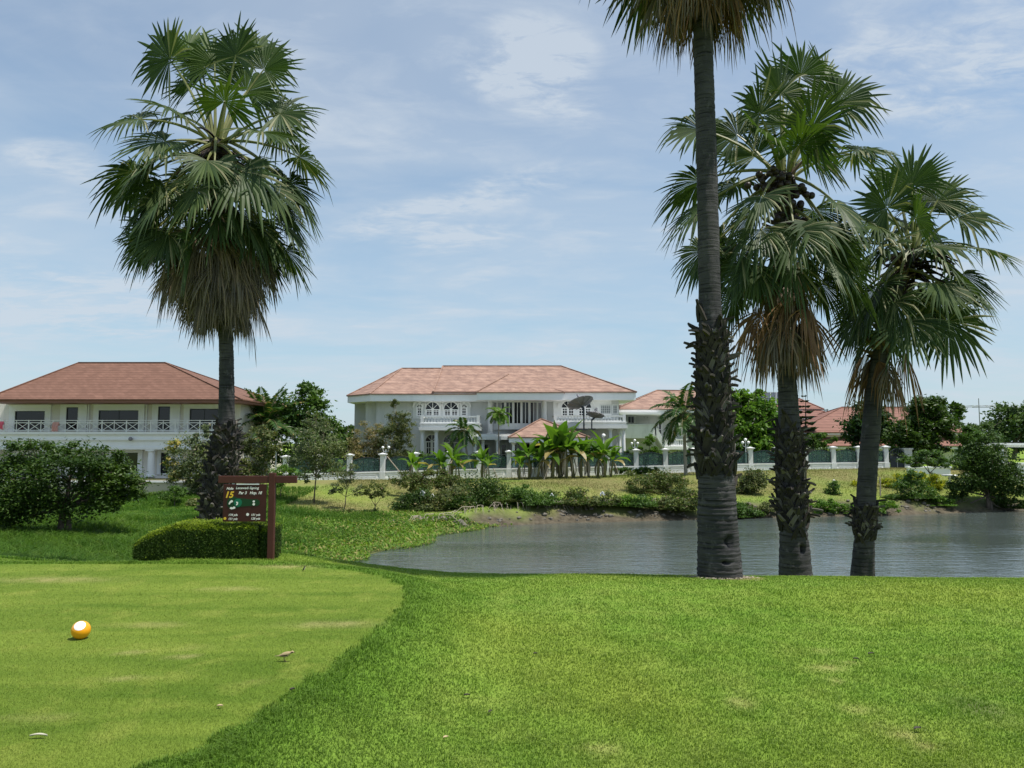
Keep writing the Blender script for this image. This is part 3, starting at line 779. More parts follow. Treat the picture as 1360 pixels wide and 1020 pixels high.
sugar_palm('slender leaning sugar palm with only a short clump of leaf stubs low on its trunk', 16.5,
    [(1143,772),(1148,710),(1151,650),(1156,580),(1164,500),(1178,430),(1196,370),(1211,336)], [17,12,12,11.5,10.5,10,9.5,9], (706,668,6,.18), (1212,332),
    [(1210,220,.3,u),(1165,250,-.6,u),(1185,228,1.3,u),(1190,285,.8,u),(1218,268,-.8,u),(1240,305,.8,u),(1175,305,1.2,u),(1232,230,1.0,u),(1254,246,.2,u),(1290,272,.3,s),(1236,262,1.0,u),(1150,290,-.9,s),(1320,328,.2,s),(1268,318,-.4,s),(1270,352,-.9,s),(1298,376,.5,h),
     (1255,420,-.3,h),(1183,420,-1.0,h),(1145,338,-1.2,h),(1128,440,-.2,h),(1138,478,.4,h),(1150,400,-.7,h),(1130,370,.6,h),(1165,330,-1.3,h),(1120,320,.7,m_),(1240,400,1.2,h)],
    [(6, -.45, -.45, 1.15, 1.0, .9), (6, -.9, -.75, 1.1, 1.0, .3)],
    [(3, -2.2, -1.2, .35, 1.05, .3, 'frond_dead'), (2, -1.9, -1.05, .55, 1.1, -1.0, 'frond_tan'), (3, -2.35, -1.2, .3, 1.0, 3.6, 'frond_tan')], 53,
    R=1.1, group=None)
# ---------------------------------------------------------------- broad-leaved trees, shrubs, hedges
def leaf_cloud(cs, rad, n, size, rng, up=.55, sub=9, fill=.45, aspect=.5):
    """n leaves gathered into sprays spread through the ellipsoids cs (k x 3) with half-axes rad (k x 3)"""
    cs, rad = np.array(cs), np.array(rad)
    vol = rad[:, 0]*rad[:, 2]; k = rng.choice(len(cs), size=max(3, len(cs)*sub), p=vol/vol.sum())
    d = rng.normal(size=(len(k), 3)); d /= np.linalg.norm(d, axis=1)[:, None]
    r = (fill + (1-fill)*rng.random(len(k))**.6)[:, None]
    sc = cs[k] + d*rad[k]*r
    sr = rad[k].min(1)*rng.uniform(.26, .50, len(k))
    j = rng.integers(0, len(k), n)
    q = rng.normal(size=(n, 3))*np.array([1, 1, .62])
    c = sc[j] + q*sr[j][:, None]*.62
    nrm = rng.normal(size=(n, 3)) + np.array([0, 0, up*2]) + (c - sc[j])/(sr[j][:, None] + 1e-6)*.4
    nrm /= np.linalg.norm(nrm, axis=1)[:, None]
    a = np.cross(nrm, rng.normal(size=(n, 3))); a /= np.linalg.norm(a, axis=1)[:, None]; b = np.cross(nrm, a)
    s = size*rng.uniform(.6, 1.25, n)[:, None]
    V = np.stack([c - a*s, c + b*s*aspect - nrm*s*.12, c + a*s, c - b*s*aspect - nrm*s*.12], 1).reshape(-1, 3)
    k4 = np.arange(n)*4
    return V, np.stack([k4, k4+1, k4+2, k4+3], -1)

LM = {
 'deep': leafmat('deep green leaf', (.023,.052,.010), (.052,.096,.017), .42, .25, .45, .5),
 'mid': leafmat('mid green leaf', (.038,.085,.018), (.080,.145,.030), .45, .3, .4, .5),
 'bright': leafmat('bright green leaf', (.060,.14,.018), (.12,.21,.035), .42, .35, .4, .6),
 'olive': leafmat('olive green leaf', (.060,.085,.032), (.125,.15,.062), .5, .3, .35, .6, dry=(.25,.2,.1,.06)),
 'dusty': leafmat('dusty grey-green leaf', (.070,.10,.052), (.14,.17,.09), .5, .3, .35, .5, dry=(.3,.26,.18,.05)),
 'bamboo': leafmat('dry bamboo leaf', (.12,.125,.05), (.23,.20,.10), .5, .3, .3, .5, dry=(.36,.27,.16,.2)),
 'yellow': leafmat('yellow croton leaf', (.22,.26,.02), (.45,.42,.05), .4, .3, .4, .6, dry=(.10,.17,.02,.25)),
 'gold': leafmat('mottled yellow leaf', (.30,.27,.08), (.42,.36,.16), .45, .3, .4, .6, dry=(.09,.14,.03,.35)),
 'dark': leafmat('blackish green leaf', (.014,.038,.012), (.034,.072,.018), .4, .2, .45, .5),
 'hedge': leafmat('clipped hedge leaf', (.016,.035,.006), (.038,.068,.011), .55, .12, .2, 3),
 'hedge_sunlit': leafmat('sunlit hedge top leaf', (.10,.16,.012), (.19,.25,.025), .5, .3, .25, 3),  # sunlight on the hedge top painted as lighter leaves, front leaves kept darker
 'far': leafmat('distant leaf', (.045,.085,.035), (.085,.135,.05), .55, .2, .3, .3),
 'scrub': leafmat('scrubby leaf', (.045,.075,.020), (.105,.135,.042), .5, .3, .35, .7, dry=(.20,.15,.09,.10)),
 'banana': leafmat('banana leaf', (.055,.125,.018), (.12,.21,.035), .35, .4, .45, .7, dry=(.32,.25,.10,.05)),
 'feather': leafmat('feather palm leaflet', (.025,.065,.020), (.06,.115,.032), .4, .25, .45, .5, dry=(.25,.2,.08,.05)),
 'pine': leafmat('conifer needle spray', (.016,.036,.020), (.035,.060,.030), .55, .1, .3, .5),
}
M['stem_pale'] = paint('pale stem', (.26,.24,.2), .85, .25, 5)
M['banana_stem'] = paint('banana stem', (.20,.19,.09), .6, .35, 4)

def bush(name, label, cat, Y, ells, n, size, lm, trunk=None, tr=.08, group=None, seed=1, sub=9, up=.55, depth=1.0, fill=.45, base=None, crown='crown', stems=1, bark='bark', aspect=.5):
    """ells: (px, py, rx, ry) the masses of the crown at depth Y; trunk: (px, py) of its foot"""
    rng = np.random.default_rng(seed); s = S(Y)
    cs = [tuple(P(e[0], e[1], Y + (rng.uniform(-.35, .35)*e[2]*s if len(ells) > 1 else 0))) for e in ells]
    rad = [(e[2]*s, e[2]*s*depth, e[3]*s) for e in ells]
    if trunk: f = P(trunk[0], trunk[1], Y)
    else:
        low = min(range(len(ells)), key=lambda i: -(ells[i][1] + ells[i][3])); f = P(ells[low][0], ells[low][1] + ells[low][3], Y)
    gz = ground_z(f.x, Y)
    root = thing(name, label, cat, (f.x, Y, gz), group)
    V, Fc = leaf_cloud(cs, rad, int(n*1.9), size*1.15, rng, up, int(sub*1.5), fill, aspect)
    lowz = gz + .02; V[:, 2] = np.where(V[:, 2] < lowz, lowz + np.abs(V[:, 2]-lowz)*.2, V[:, 2])
    np_mesh(crown, V, [Fc], LM[lm], root)
    mb = MB(); foot = np.array((f.x, Y, gz - .1))
    top = np.array(max(cs, key=lambda c: c[2]))
    for k in range(stems):
        ft = foot + np.array([rng.normal(0, tr*1.2) if k else 0, rng.normal(0, tr*1.2) if k else 0, 0])
        fork = ft + (np.array(cs).mean(0) - ft)*np.array([.35, .35, .5]) + rng.normal(0, .04, 3)*(k > 0)
        mb.tube([tuple(ft), tuple((ft+fork)/2 + rng.normal(0, tr*.4, 3)), tuple(fork)], [tr*1.15, tr*.9, tr*.75], 7)
        for i, (c, r) in enumerate(zip(cs, rad)):
            if stems > 1 and i % stems != k: continue
            c = np.array(c); e = c + np.array([0, 0, r[2]*.25])
            mb.tube([tuple(fork), tuple((fork+e)/2 + rng.normal(0, tr, 3) - np.array([0, 0, .12*r[2]])), tuple(e)], [tr*.62, tr*.4, tr*.12], 6)
            for q in range(4):
                d = rng.normal(size=3)*np.array(r)*.55; d[2] = abs(d[2])*.8
                m_ = (fork+e)/2*.5 + e*.5 if q % 2 else (fork + e)/2
                mb.tube([tuple(m_), tuple(m_ + d*.5 + np.array([0, 0, -.05])), tuple(c + d)], [tr*.3, tr*.18, tr*.05], 5)
    mb.build('trunk', M[bark], root, smooth=True)
    return root

def feather(mb, a, d, L, droop, rng, n=26, ll=.45, w=.035, vee=.3):
    """one pinnate leaf"""
    a = np.array(a); d = unit(np.array(d)); pts = []
    p = a.copy(); v = d.copy(); k = 10
    for i in range(k+1):
        pts.append(p.copy()); v = unit(v + np.array([0, 0, -droop/k*(1 + i*.12)])); p = p + v*L/k
    mb.cur = 1; mb.tube([tuple(q) for q in pts], list(np.linspace(.03, .006, k+1)*L/2.5), 4); mb.cur = 0
    pts = np.array(pts); vs = []; fs = []
    for i in range(n):
        u = .14 + .84*i/(n-1); j = min(int(u*k), k-1); f = u*k - j
        q = pts[j]*(1-f) + pts[j+1]*f; t_ = unit(pts[j+1]-pts[j])
        sd = np.cross(t_, [0, 0, 1.]); sd = unit(sd) if np.linalg.norm(sd) > .1 else np.array([1., 0, 0]); up = np.cross(sd, t_)
        l = ll*math.sin(PI*(.18 + .76*u))*rng.uniform(.85, 1.1)
        for sg in (-1, 1):
            dr = unit(sd*sg*.85 + t_*.5 + up*vee*rng.uniform(.2, 1)); tip = q + dr*l + np.array([0, 0, -l*rng.uniform(.15, .45)])
            md = q + dr*l*.5; b = len(vs)
            vs += [q - t_*w*.4, md - t_*w, tip, md + t_*w]; fs.append((b, b+1, b+2, b+3))
    mb.add(np.array(vs), fs)

def feather_palm(name, label, cat, Y, foot, top, nf, L, ll, tr, seed, droop=1.0, els=(-.2, 1.25), group=None, lm='feather', n=26, w=.035):
    rng = np.random.default_rng(seed); f, tp = P(*foot, Y), P(*top, Y); gz = ground_z(f.x, Y)
    root = thing(name, label, cat, (f.x, Y, gz), group)
    f.z = gz - .1; mb = MB(); C = spline([tuple(f), tuple((f+tp)/2 + Vector((.12*(tp.x-f.x), 0, 0))), tuple(tp)], 12)
    mb.tube([tuple(c) for c in C], list(np.linspace(tr*1.3, tr*.8, 12)), 8); mb.build('trunk', M['stem_pale'], root, smooth=True)
    mb = MB()
    for i in range(nf):
        az = i*2.399 + rng.normal(0, .15); e_ = els[0] + (els[1]-els[0])*((i+.5)/nf)
        d = (math.cos(az)*math.cos(e_), math.sin(az)*math.cos(e_), math.sin(e_))
        feather(mb, tuple(tp), d, L*rng.uniform(.85, 1.1), droop*rng.uniform(.8, 1.2), rng, n, ll, w)
    mb.build('crown', [LM[lm], M['banana_stem']], root)
    return root

# --- clipped hedge
def hedge(label, px0, px1, Y, top, base, depth, n, seed, left_round=.5):
    rng = np.random.default_rng(seed); a, b = P(px0, base, Y), P(px1, base, Y); z1 = P((px0+px1)/2, top, Y).z
    gz = ground_z((a.x+b.x)/2, Y); H = z1 - gz; W = b.x - a.x
    root = thing('hedge', label, 'hedge', ((a.x+b.x)/2, Y + depth/2, gz))
    def prof(u):       # height along the hedge
        return H*(1 - left_round*np.clip(1 - u/.42, 0, 1)**2.2) + .012*np.sin(u*23)
    us = np.linspace(0, 1, 15); mb = MB(); vs = []; fs = []
    for u in us:
        h_ = float(prof(u))*.93; x = a.x + .03 + (W-.06)*u; e = .10*H
        vs += [(x, Y+.05, gz-.03), (x, Y+.04, gz+h_-e*1.5), (x, Y+.13, gz+h_), (x, Y+depth-.1, gz+h_), (x, Y+depth-.03, gz+h_-e), (x, Y+depth-.03, gz-.03)]
    for i in range(14):
        for j in range(5): fs.append((i*6+j, i*6+j+6, i*6+j+7, i*6+j+1))
    fs += [tuple(range(6)), tuple(14*6+j for j in range(5, -1, -1))]
    mb.add(vs, fs); core = leafmat('hedge core %d' % seed, (.010,.022,.006), (.016,.03,.008), .8, 0)
    mb.build('branch_core', core, root)
    areas = np.array([W*H, W*depth, depth*H*.6, depth*H*.8]); kind = rng.choice(4, n, p=areas/areas.sum())
    u = rng.random(n); v = rng.random(n); x = a.x + W*u; h_ = prof(u); y = np.zeros(n); z = np.zeros(n); nr = np.zeros((n, 3))
    f = kind == 0; y[f] = Y + .02; z[f] = gz + h_[f]*v[f]; nr[f] = (0, -1, .05)
    f = kind == 1; y[f] = Y + depth*v[f]; z[f] = gz + h_[f]; nr[f] = (0, -.1, 1)
    f = kind == 2; x[f] = a.x; y[f] = Y + depth*v[f]; z[f] = gz + H*(1-left_round)*u[f]; nr[f] = (-1, 0, .4)
    f = kind == 3; x[f] = b.x; y[f] = Y + depth*v[f]; z[f] = gz + H*u[f]; nr[f] = (1, 0, .4)
    # round the top edges
    ez = np.clip(1 - (gz + h_ - z)/.09, 0, 1); ey = np.clip(1 - (y - Y)/.09, 0, 1); q = np.where(kind < 2, np.minimum(ez, 1)*np.minimum(ey, 1), 0)
    z -= q*.035; y += q*.035
    c = np.stack([x, y, z], -1) + rng.normal(0, .014, (n, 3))
    nr = nr + rng.normal(0, .42, (n, 3)); nr /= np.linalg.norm(nr, axis=1)[:, None]
    ta = np.cross(nr, rng.normal(size=(n, 3))); ta /= np.linalg.norm(ta, axis=1)[:, None]; tb = np.cross(nr, ta)
    s_ = rng.uniform(.008, .017, n)[:, None]
    V = np.stack([c - ta*s_, c + tb*s_*.55, c + ta*s_, c - tb*s_*.55], 1).reshape(-1, 3); k4 = np.arange(n)*4
    np_mesh('foliage', V, [np.stack([k4, k4+1, k4+2, k4+3], -1)], [LM['hedge'], LM['hedge_sunlit']], root).data.polygons.foreach_set('material_index', (((kind == 1) | (q > .25) | (rng.random(n) < .02)) & (rng.random(n) < .9)).astype(np.int32))
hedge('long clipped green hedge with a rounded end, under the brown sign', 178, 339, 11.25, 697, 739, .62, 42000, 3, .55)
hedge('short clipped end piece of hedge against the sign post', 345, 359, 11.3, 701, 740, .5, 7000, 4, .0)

# --- trees and shrubs, near to far
bush('shrub_tree', 'spreading dark green shrub tree in tall grass before the brown-roofed house', 'tree', 29,
     [(15,650,60,46),(92,640,66,46),(146,652,40,30),(38,608,38,22),(124,610,40,22),(170,640,18,14),(-50,650,60,55),(150,630,22,16),(95,600,26,12),(0,684,40,18),(165,650,16,12)], 20000, .066, 'deep', (80,702), .11, seed=11, sub=15, up=.9, stems=3, fill=.65)
bush('shrub', 'dusty green broad shrub between the white ground-floor columns and the leaning palm trunk', 'shrub', 46,
     [(258,612,34,38),(284,596,26,26),(245,640,24,22),(285,630,24,26),(270,580,14,14)], 6500, .075, 'dusty', (262,665), .06, seed=12, sub=14, stems=3, depth=.7, fill=.55)
bush('croton', 'thin croton plant with yellow leaves before the low beige wall', 'plant', 45,
     [(231,592,8,9),(227,612,9,10),(232,632,7,9)], 420, .085, 'gold', (230,662), .03, seed=13, sub=6, fill=.2, bark='stem_pale')
bush('shrub', 'small dark round shrub at the foot of the beige wall', 'shrub', 42, [(232,656,20,11)], 1300, .06, 'mid', None, .03, seed=14)
bush('shrub', 'low tuft of pale scrub in the grass beside the hedge', 'shrub', 36, [(268,668,16,8)], 900, .06, 'olive', None, .02, seed=15)
bush('shrub', 'leafy light green shrub close beside the thick palm trunk above the sign beam', 'shrub', 49,
     [(338,608,26,26),(350,590,20,24),(328,632,24,16),(320,585,14,16)], 4200, .08, 'olive', (338,648), .05, seed=16, sub=12, stems=2, depth=.7)
bush('shrub', 'bright green low bush right behind the beam of the sign', 'shrub', 47, [(381,628,24,10),(372,640,18,10)], 1800, .06, 'bright', None, .03, seed=17)
bush('tree', 'bushy dark tree standing behind the white fence beside the feathery date palm', 'tree', 69,
     [(398,548,30,30),(424,556,18,26),(388,585,44,30),(412,522,16,14),(436,585,18,26),(330,585,26,40)], 6500, .17, 'mid', (400,632), .16, seed=18, sub=16)
feather_palm('date_palm', 'feathery dark date palm rising behind the fence beside the brown roof', 'palm tree', 67, (352,630), (352,565), 30, 4.4, .95, .2, 19, droop=.72, els=(.0, 1.35), n=26, w=.11)
bush('slim_tree', 'slender pale-leaved tree with a dark thin trunk on the bare slope', 'tree', 45.5,
     [(418,588,30,24),(438,612,22,22),(402,612,24,20),(420,560,18,16),(450,596,12,14),(412,632,16,10),(432,568,14,12)], 4200, .062, 'dusty', (417,660), .045, seed=20, sub=9, fill=.3)
bush('sapling', 'small bent sapling on the dry slope below the fence post', 'sapling', 44,
     [(460,636,14,11),(478,652,9,8),(446,650,11,9),(468,622,8,7)], 900, .06, 'dusty', (457,678), .03, seed=21, sub=7, fill=.25)
bush('sapling', 'round-headed sapling with a straight stem at the water edge', 'sapling', 43.5,
     [(498,648,17,9),(490,656,10,6),(508,655,10,6),(498,680,9,11)], 1100, .055, 'scrub', (498,692), .03, seed=22, sub=8, fill=.3)
bush('shrub', 'dark ground-hugging bush at the edge of the weedy shore', 'shrub', 42.5, [(452,684,26,9),(478,688,14,9),(430,686,16,8)], 2000, .06, 'scrub', None, .03, seed=23)
bush('tree', 'far dark tree seen between the two big houses', 'tree', 92, [(456,572,16,14),(446,590,22,18),(470,590,16,16)], 1500, .26, 'deep', (456,622), .2, seed=24)
# bamboo and planting behind the fence
bush('bamboo', 'dry yellowish bamboo clump before the corner of the pink-roofed house', 'bamboo', 64,
     [(484,592,16,32),(500,575,12,20),(476,605,14,22),(508,600,14,28)], 3200, .13, 'bamboo', (490,632), .04, seed=25, sub=12, stems=4, aspect=.22, bark='stem_pale')
bush('bamboo', 'tall olive bamboo with a pointed top before the grey wall', 'bamboo', 63.5,
     [(526,562,11,30),(518,588,16,28),(538,575,11,30),(530,605,18,22),(524,540,6,12)], 4200, .12, 'olive', (526,632), .05, seed=26, sub=13, stems=4, aspect=.22, bark='stem_pale')
feather_palm('small_palm', 'small palm with drooping fronds before the columned porch', 'palm tree', 62.5, (628,630), (616,572), 16, 2.0, .5, .085, 27, droop=1.25, els=(-.3, 1.2), n=18, w=.10)
feather_palm('small_palm', 'slim palm growing up in front of the tall curtained window', 'palm tree', 65.5, (663,625), (662,550), 15, 1.35, .42, .06, 28, droop=1.1, els=(-.3, 1.2), lm='bright', n=16, w=.10)
feather_palm('coconut_palm', 'coconut palm in front of the house with the outside stair', 'palm tree', 61, (911,634), (908,548), 24, 3.1, .85, .12, 29, droop=.95, els=(-.85, 1.3), n=28, w=.085)
bush('topiary', 'small tree clipped into rounded tiers beside the lamp globes', 'topiary', 67, [(863,583,9,7),(867,597,13,5),(845,595,10,4)], 1100, .09, 'bright', (866,628), .05, seed=30, fill=.2)
bush('shrub', 'bright clipped shrub behind the fence under the stair', 'shrub', 66.5, [(868,606,16,7),(846,606,9,6)], 900, .09, 'mid', (866,626), .04, seed=31)
bush('tree', 'glossy bright green tree between the two thick palm trunks', 'tree', 70,
     [(984,532,20,16),(1006,552,28,26),(990,580,32,24),(1018,580,18,26),(974,560,18,26),(1000,530,16,12)], 5500, .21, 'bright', (996,626), .16, seed=32, sub=12, aspect=.6)
bush('shrub', 'dark shrub mass behind the tinted fence glass by the lamp', 'shrub', 70, [(985,608,24,14),(1010,606,22,16)], 1500, .12, 'deep', None, .05, seed=33)
# planting behind the fence, seen through its glass
for i, (x0, x1, lm, lab) in enumerate(((386,462,'deep','dark shrubs behind the fence, west of the bamboo'), (464,548,'mid','mixed shrubs behind the fence below the bamboo'), (552,690,'mid','leafy shrubs behind the fence by the porch columns'), (690,840,'deep','dark shrubs behind the fence under the pavilion roof'), (850,925,'deep','dark shrubs behind the fence beside the coconut palm'), (1040,1185,'deep','dark shrubs behind the fence before the red-tiled roof'))):
    Yq = 63.5 + (x0-386)*.008
    bush('shrub', lab, 'shrub', Yq, [(x, 614 - (x-386)*.012, 13, 10) for x in range(x0+8, x1, 17)], int((x1-x0)*26), .11, lm, None, .05, seed=40+i)
bush('shrub', 'rounded green shrub poking above the glass fence before the red roof', 'shrub', 71, [(1090,584,20,9),(1078,592,12,8)], 1200, .13, 'mid', (1090,620), .05, seed=48)
bush('groundcover', 'low leafy ground cover along the foot of the fence', 'ground cover', 62.5, [(x, 625 - (x-820)*.008, 7, 4) for x in range(822, 875, 9)], 1300, .10, 'mid', None, .02, seed=49)
# right side
bush('tree', 'dark rounded tree before the red roof and just behind the slender palm trunk', 'tree', 73, [(1150,560,24,24),(1168,572,20,22),(1140,578,16,16)], 3800, .18, 'dark', (1152,618), .15, seed=50, sub=14)
bush('tree', 'large domed green tree beside the dark gate', 'tree', 70, [(1228,556,26,28),(1212,578,28,22),(1248,575,20,26),(1232,535,16,16),(1200,595,18,14),(1240,600,20,12)], 7500, .17, 'deep', (1222,628), .18, seed=51, sub=15, up=.9)
bush('tree', 'far green tree just showing behind the domed tree', 'tree', 95, [(1258,548,16,14),(1266,560,14,16)], 1500, .26, 'deep', (1260,610), .2, seed=52)
bush('small_tree', 'flat-topped little tree on a forked trunk above the yellow crotons', 'tree', 57, [(1230,606,26,10),(1250,614,18,9),(1212,612,16,8)], 2600, .09, 'mid', (1237,634), .06, seed=53, up=1.2)
bush('shrub', 'huge dark bush hanging over the water with a black hollow below', 'shrub', 51.5,
     [(1312,612,34,20),(1336,640,24,30),(1284,630,26,24),(1268,656,14,26),(1312,592,22,12),(1345,664,15,22),(1318,634,32,20),(1262,672,10,14),(1340,682,9,10),(1296,604,20,16)], 13000, .085, 'deep', (1312,676), .1, seed=54, sub=15, stems=3, fill=.7, depth=.8)
bush('shrub', 'soft green bush spilling to the water before the yellow crotons', 'shrub', 51, [(1212,652,24,18),(1228,664,18,14),(1196,668,18,10),(1214,632,10,9),(1186,674,16,7)], 4500, .075, 'mid', None, .05, seed=55, sub=14)
bush('shrub', 'low light green bush between the soft bush and the huge dark bush', 'shrub', 50.5, [(1252,670,14,10),(1242,678,14,6)], 1500, .07, 'bright', None, .03, seed=56)
for i, (x, y_, r, q) in enumerate(((1178,644,12,9),(1196,638,14,10),(1218,634,12,8),(1242,642,10,11),(1136,650,5,10))):
    bush('croton', ('yellow-leaved croton behind the stakes on the bank', 'tallest yellow croton in the middle of its row', 'yellow croton half hidden by the soft green bush', 'yellow croton by the white garden table', 'thin yellow croton beside the slender palm trunk')[i], 'plant', 55, [(x, y_, r, q)], 420, .15, 'yellow', None, .03, seed=60+i, sub=10, aspect=.25, up=.2, group=None, bark='stem_pale')
bush('shrub', 'small round bush alone on the dry bank beside a short white post', 'shrub', 51.5, [(1107,653,10,10),(1107,645,7,6)], 1000, .06, 'mid', None, .03, seed=66)
bush('groundcover', 'bright green creeping plants along the bank under the small round bush', 'ground cover', 48.2, [(x, 673 + 2*math.sin(x), 12, 9) for x in range(1084, 1184, 14)], 5200, .06, 'bright', None, .02, seed=67)
bush('groundcover', 'olive creepers over the stones between the thick trunk and the fruiting palm', 'ground cover', 47.2, [(x, 676 + 2*math.sin(x), 11, 7) for x in range(962, 1066, 15)], 3000, .06, 'olive', None, .02, seed=71)
bush('tree', 'big far tree at the edge of the frame behind the white pergola', 'tree', 105, [(1342,556,26,22),(1322,575,20,20),(1366,560,26,26),(1350,585,30,18),(1390,570,26,30)], 4500, .26, 'far', (1345,612), .3, seed=68, sub=14)
bush('tree', 'far feathery tree right of the electricity pole foot', 'tree', 100, [(1300,570,16,13),(1290,585,16,14),(1312,588,14,14)], 2200, .2, 'far', (1300,612), .2, seed=69)
bush('small_tree', 'bushy small tree before the cream wall of the red-roofed house', 'tree', 66, [(1290,585,14,18),(1300,604,16,14),(1280,606,12,12)], 2200, .14, 'mid', (1290,628), .08, seed=70)
# bushes along the far shore
SH = [((548,640,24,10),(575,636,28,9),(600,642,24,10)), ((580,668,24,16),(603,660,22,16)), ((636,662,26,24),(655,652,22,20),(640,680,18,10)), ((690,662,22,14),(712,668,20,14),(700,650,14,10)), ((745,664,24,14),(770,662,20,12)), ((800,664,18,11),(783,672,16,9)),
      ((822,672,14,13),(835,664,12,8)), ((868,640,30,14),(890,652,26,16),(860,660,20,14)), ((905,662,18,14),(880,672,20,10)), ((1002,640,14,12),(985,660,10,12))]
SL = ['spindly pale scrub growing out of the slope above the shore', 'brownish thicket at the shore with white rags caught in it', 'large dark shore bush, the fullest on the far bank', 'green shore bush next to the largest dark one', 'wide low shore bush over the eroded bank', 'sparse yellowing shore bush above the bare roots', 'bright green mangrove-like bush at the water', 'tall feathery scrub on the slope below the coconut palm', 'dark tangled bush at the water beside the thick palm trunk', 'thin bush on the dry bank seen right of the thick palm trunk']
SH += [((560,672,22,14),(540,668,14,10)), ((615,676,20,12),(598,682,14,8)), ((668,676,22,13),(680,684,14,7)), ((728,676,22,12),(712,682,14,7)), ((778,680,20,10),(764,672,14,10)), ((850,676,20,12),(840,684,12,7)), ((893,676,18,12),(905,684,12,7)), ((975,676,18,8),(995,680,12,6))]
SL += ['low dark bush filling the gap before the brownish thicket', 'low bush at the waterline before the spindly scrub', 'rounded waterline bush right after the largest dark bush', 'dense waterline bush under the propped pale pole', 'low waterline bush just before the bright green one', 'low waterline bush just after the bright green one', 'waterline bush nearest the thick palm trunk', 'low waterline bush among stones between the two thick trunks']
SM = ['scrub','olive','deep','mid','scrub','olive','bright','scrub','scrub','olive','deep','mid','scrub','mid','deep','mid','scrub','mid']
for i, e in enumerate(SH):
    e = [(q[0], q[1] + (0 if i in (0, 7, 9) else 5), q[2]*1.3, q[3]*(1.3 if i < 10 else 1.7)) for q in e]
    bush('shrub', SL[i], 'shrub', (49.5 if i in (0, 7, 9) else 45.2) + .004*(e[0][0]-600), list(e), 1900*len(e) if i not in (2,) else 5200, .070, SM[i], None, .035, seed=80+i, sub=14, stems=2)

# --- banana plants along the fence
def banana(seed):
    rng = np.random.default_rng(seed); root = thing('banana_plant', 'x', 'banana plant', (0, 0, 0), None)
    H = rng.uniform(1.0, 1.5); mb = MB(); lx, ly = rng.normal(0, .08, 2)
    mb.tube([(0, 0, -.1), (lx*.5, ly*.5, H*.5), (lx, ly, H)], [.10, .085, .05], 8); mb.build('stem', M['banana_stem'], root, smooth=True, local=True)
    mb = MB()
    for i in range(9):
        az = i*2.4 + rng.normal(0, .3); e_ = 1.35 - i*.13 + rng.normal(0, .1); L = rng.uniform(1.3, 1.9); W = rng.uniform(.21, .31)
        p = np.array([lx, ly, H - .05]); v = np.array([math.cos(az)*math.cos(e_), math.sin(az)*math.cos(e_), math.sin(e_)]); k = 9; vs = []; fs = []
        dr = rng.uniform(.6, 1.7)
        for j in range(k+1):
            u = j/k; sd = np.cross(v, [0, 0, 1.]); sd = unit(sd) if np.linalg.norm(sd) > .05 else np.array([math.sin(az), -math.cos(az), 0]); up = np.cross(sd, v)
            w = W*(math.sin(PI*min(1, max(0, (u-.12)/.88))**.75) + .02) if u > .12 else .015
            w *= rng.uniform(.8, 1.1)
            vs += [p - sd*w + up*w*.45, p, p + sd*w + up*w*.45]
            v = unit(v + np.array([0, 0, -dr/k*(.5 + u)])); p = p + v*L/k
        for j in range(k):
            q = j*3; fs += [(q, q+1, q+4, q+3), (q+1, q+2, q+5, q+4)]
        mb.add(np.array(vs), fs)
    for i in range(3):      # dead leaves hanging down the stem
        az = rng.uniform(0, 6.3); o = np.array([math.cos(az), math.sin(az), 0]); s_ = np.array([-math.sin(az), math.cos(az), 0])
        mb.cur = 1; vs = []
        for j in range(5):
            u = j/4; c = np.array([lx, ly, H-.1]) + o*(.1 + .22*math.sin(u*2.5)) + np.array([0, 0, -.85*u*H]); w = .02 + .07*math.sin(PI*u)
            vs += [c - s_*w, c + o*.03, c + s_*w]
        mb.add(np.array(vs), [f for j in range(4) for f in ((j*3, j*3+1, j*3+4, j*3+3), (j*3+1, j*3+2, j*3+5, j*3+4))]); mb.cur = 0
    mb.build('leaves', [LM['banana'], M['stake']], root, local=True)
    return root
BP = [(548,.95,0),(553,.6,.6),(585,1.0,0),(600,1.15,.4),(611,.8,-.2),(640,1.05,.2),(650,.7,0),(690,1.0,0),(703,1.25,.3),(714,1.05,-.3),(724,1.35,.5),(733,1.5,.1),(744,1.85,.4),(752,1.6,-.2),(762,1.5,.3),(772,1.2,0),(782,1.1,.5),(794,1.2,.1),(803,1.3,-.1),(811,1.0,.4)]
BO = ['first','second','third','fourth','fifth','sixth','seventh','eighth','ninth','tenth','eleventh','twelfth','thirteenth','fourteenth','fifteenth','sixteenth','seventeenth','eighteenth','nineteenth','last']
bproto = [banana(200+i) for i in range(5)]
for i, (px, sc, dy) in enumerate(BP):
    o = bproto[i] if i < 5 else copy_tree(bproto[i % 5])
    Yb = 57.6 + (px-548)*.0075 + dy; x = P(px, 620, Yb).x
    o.location = (x, Yb, ground_z(x, Yb)); o.rotation_euler = (0, 0, i*1.9); o.scale = (sc,)*3
    o['label'] = ('tallest banana plant, standing above the pavilion eave' if i == 12 else '%s banana plant counting from the bamboo along the white fence' % BO[i])
    o['group'] = 'banana plants in front of the fence'
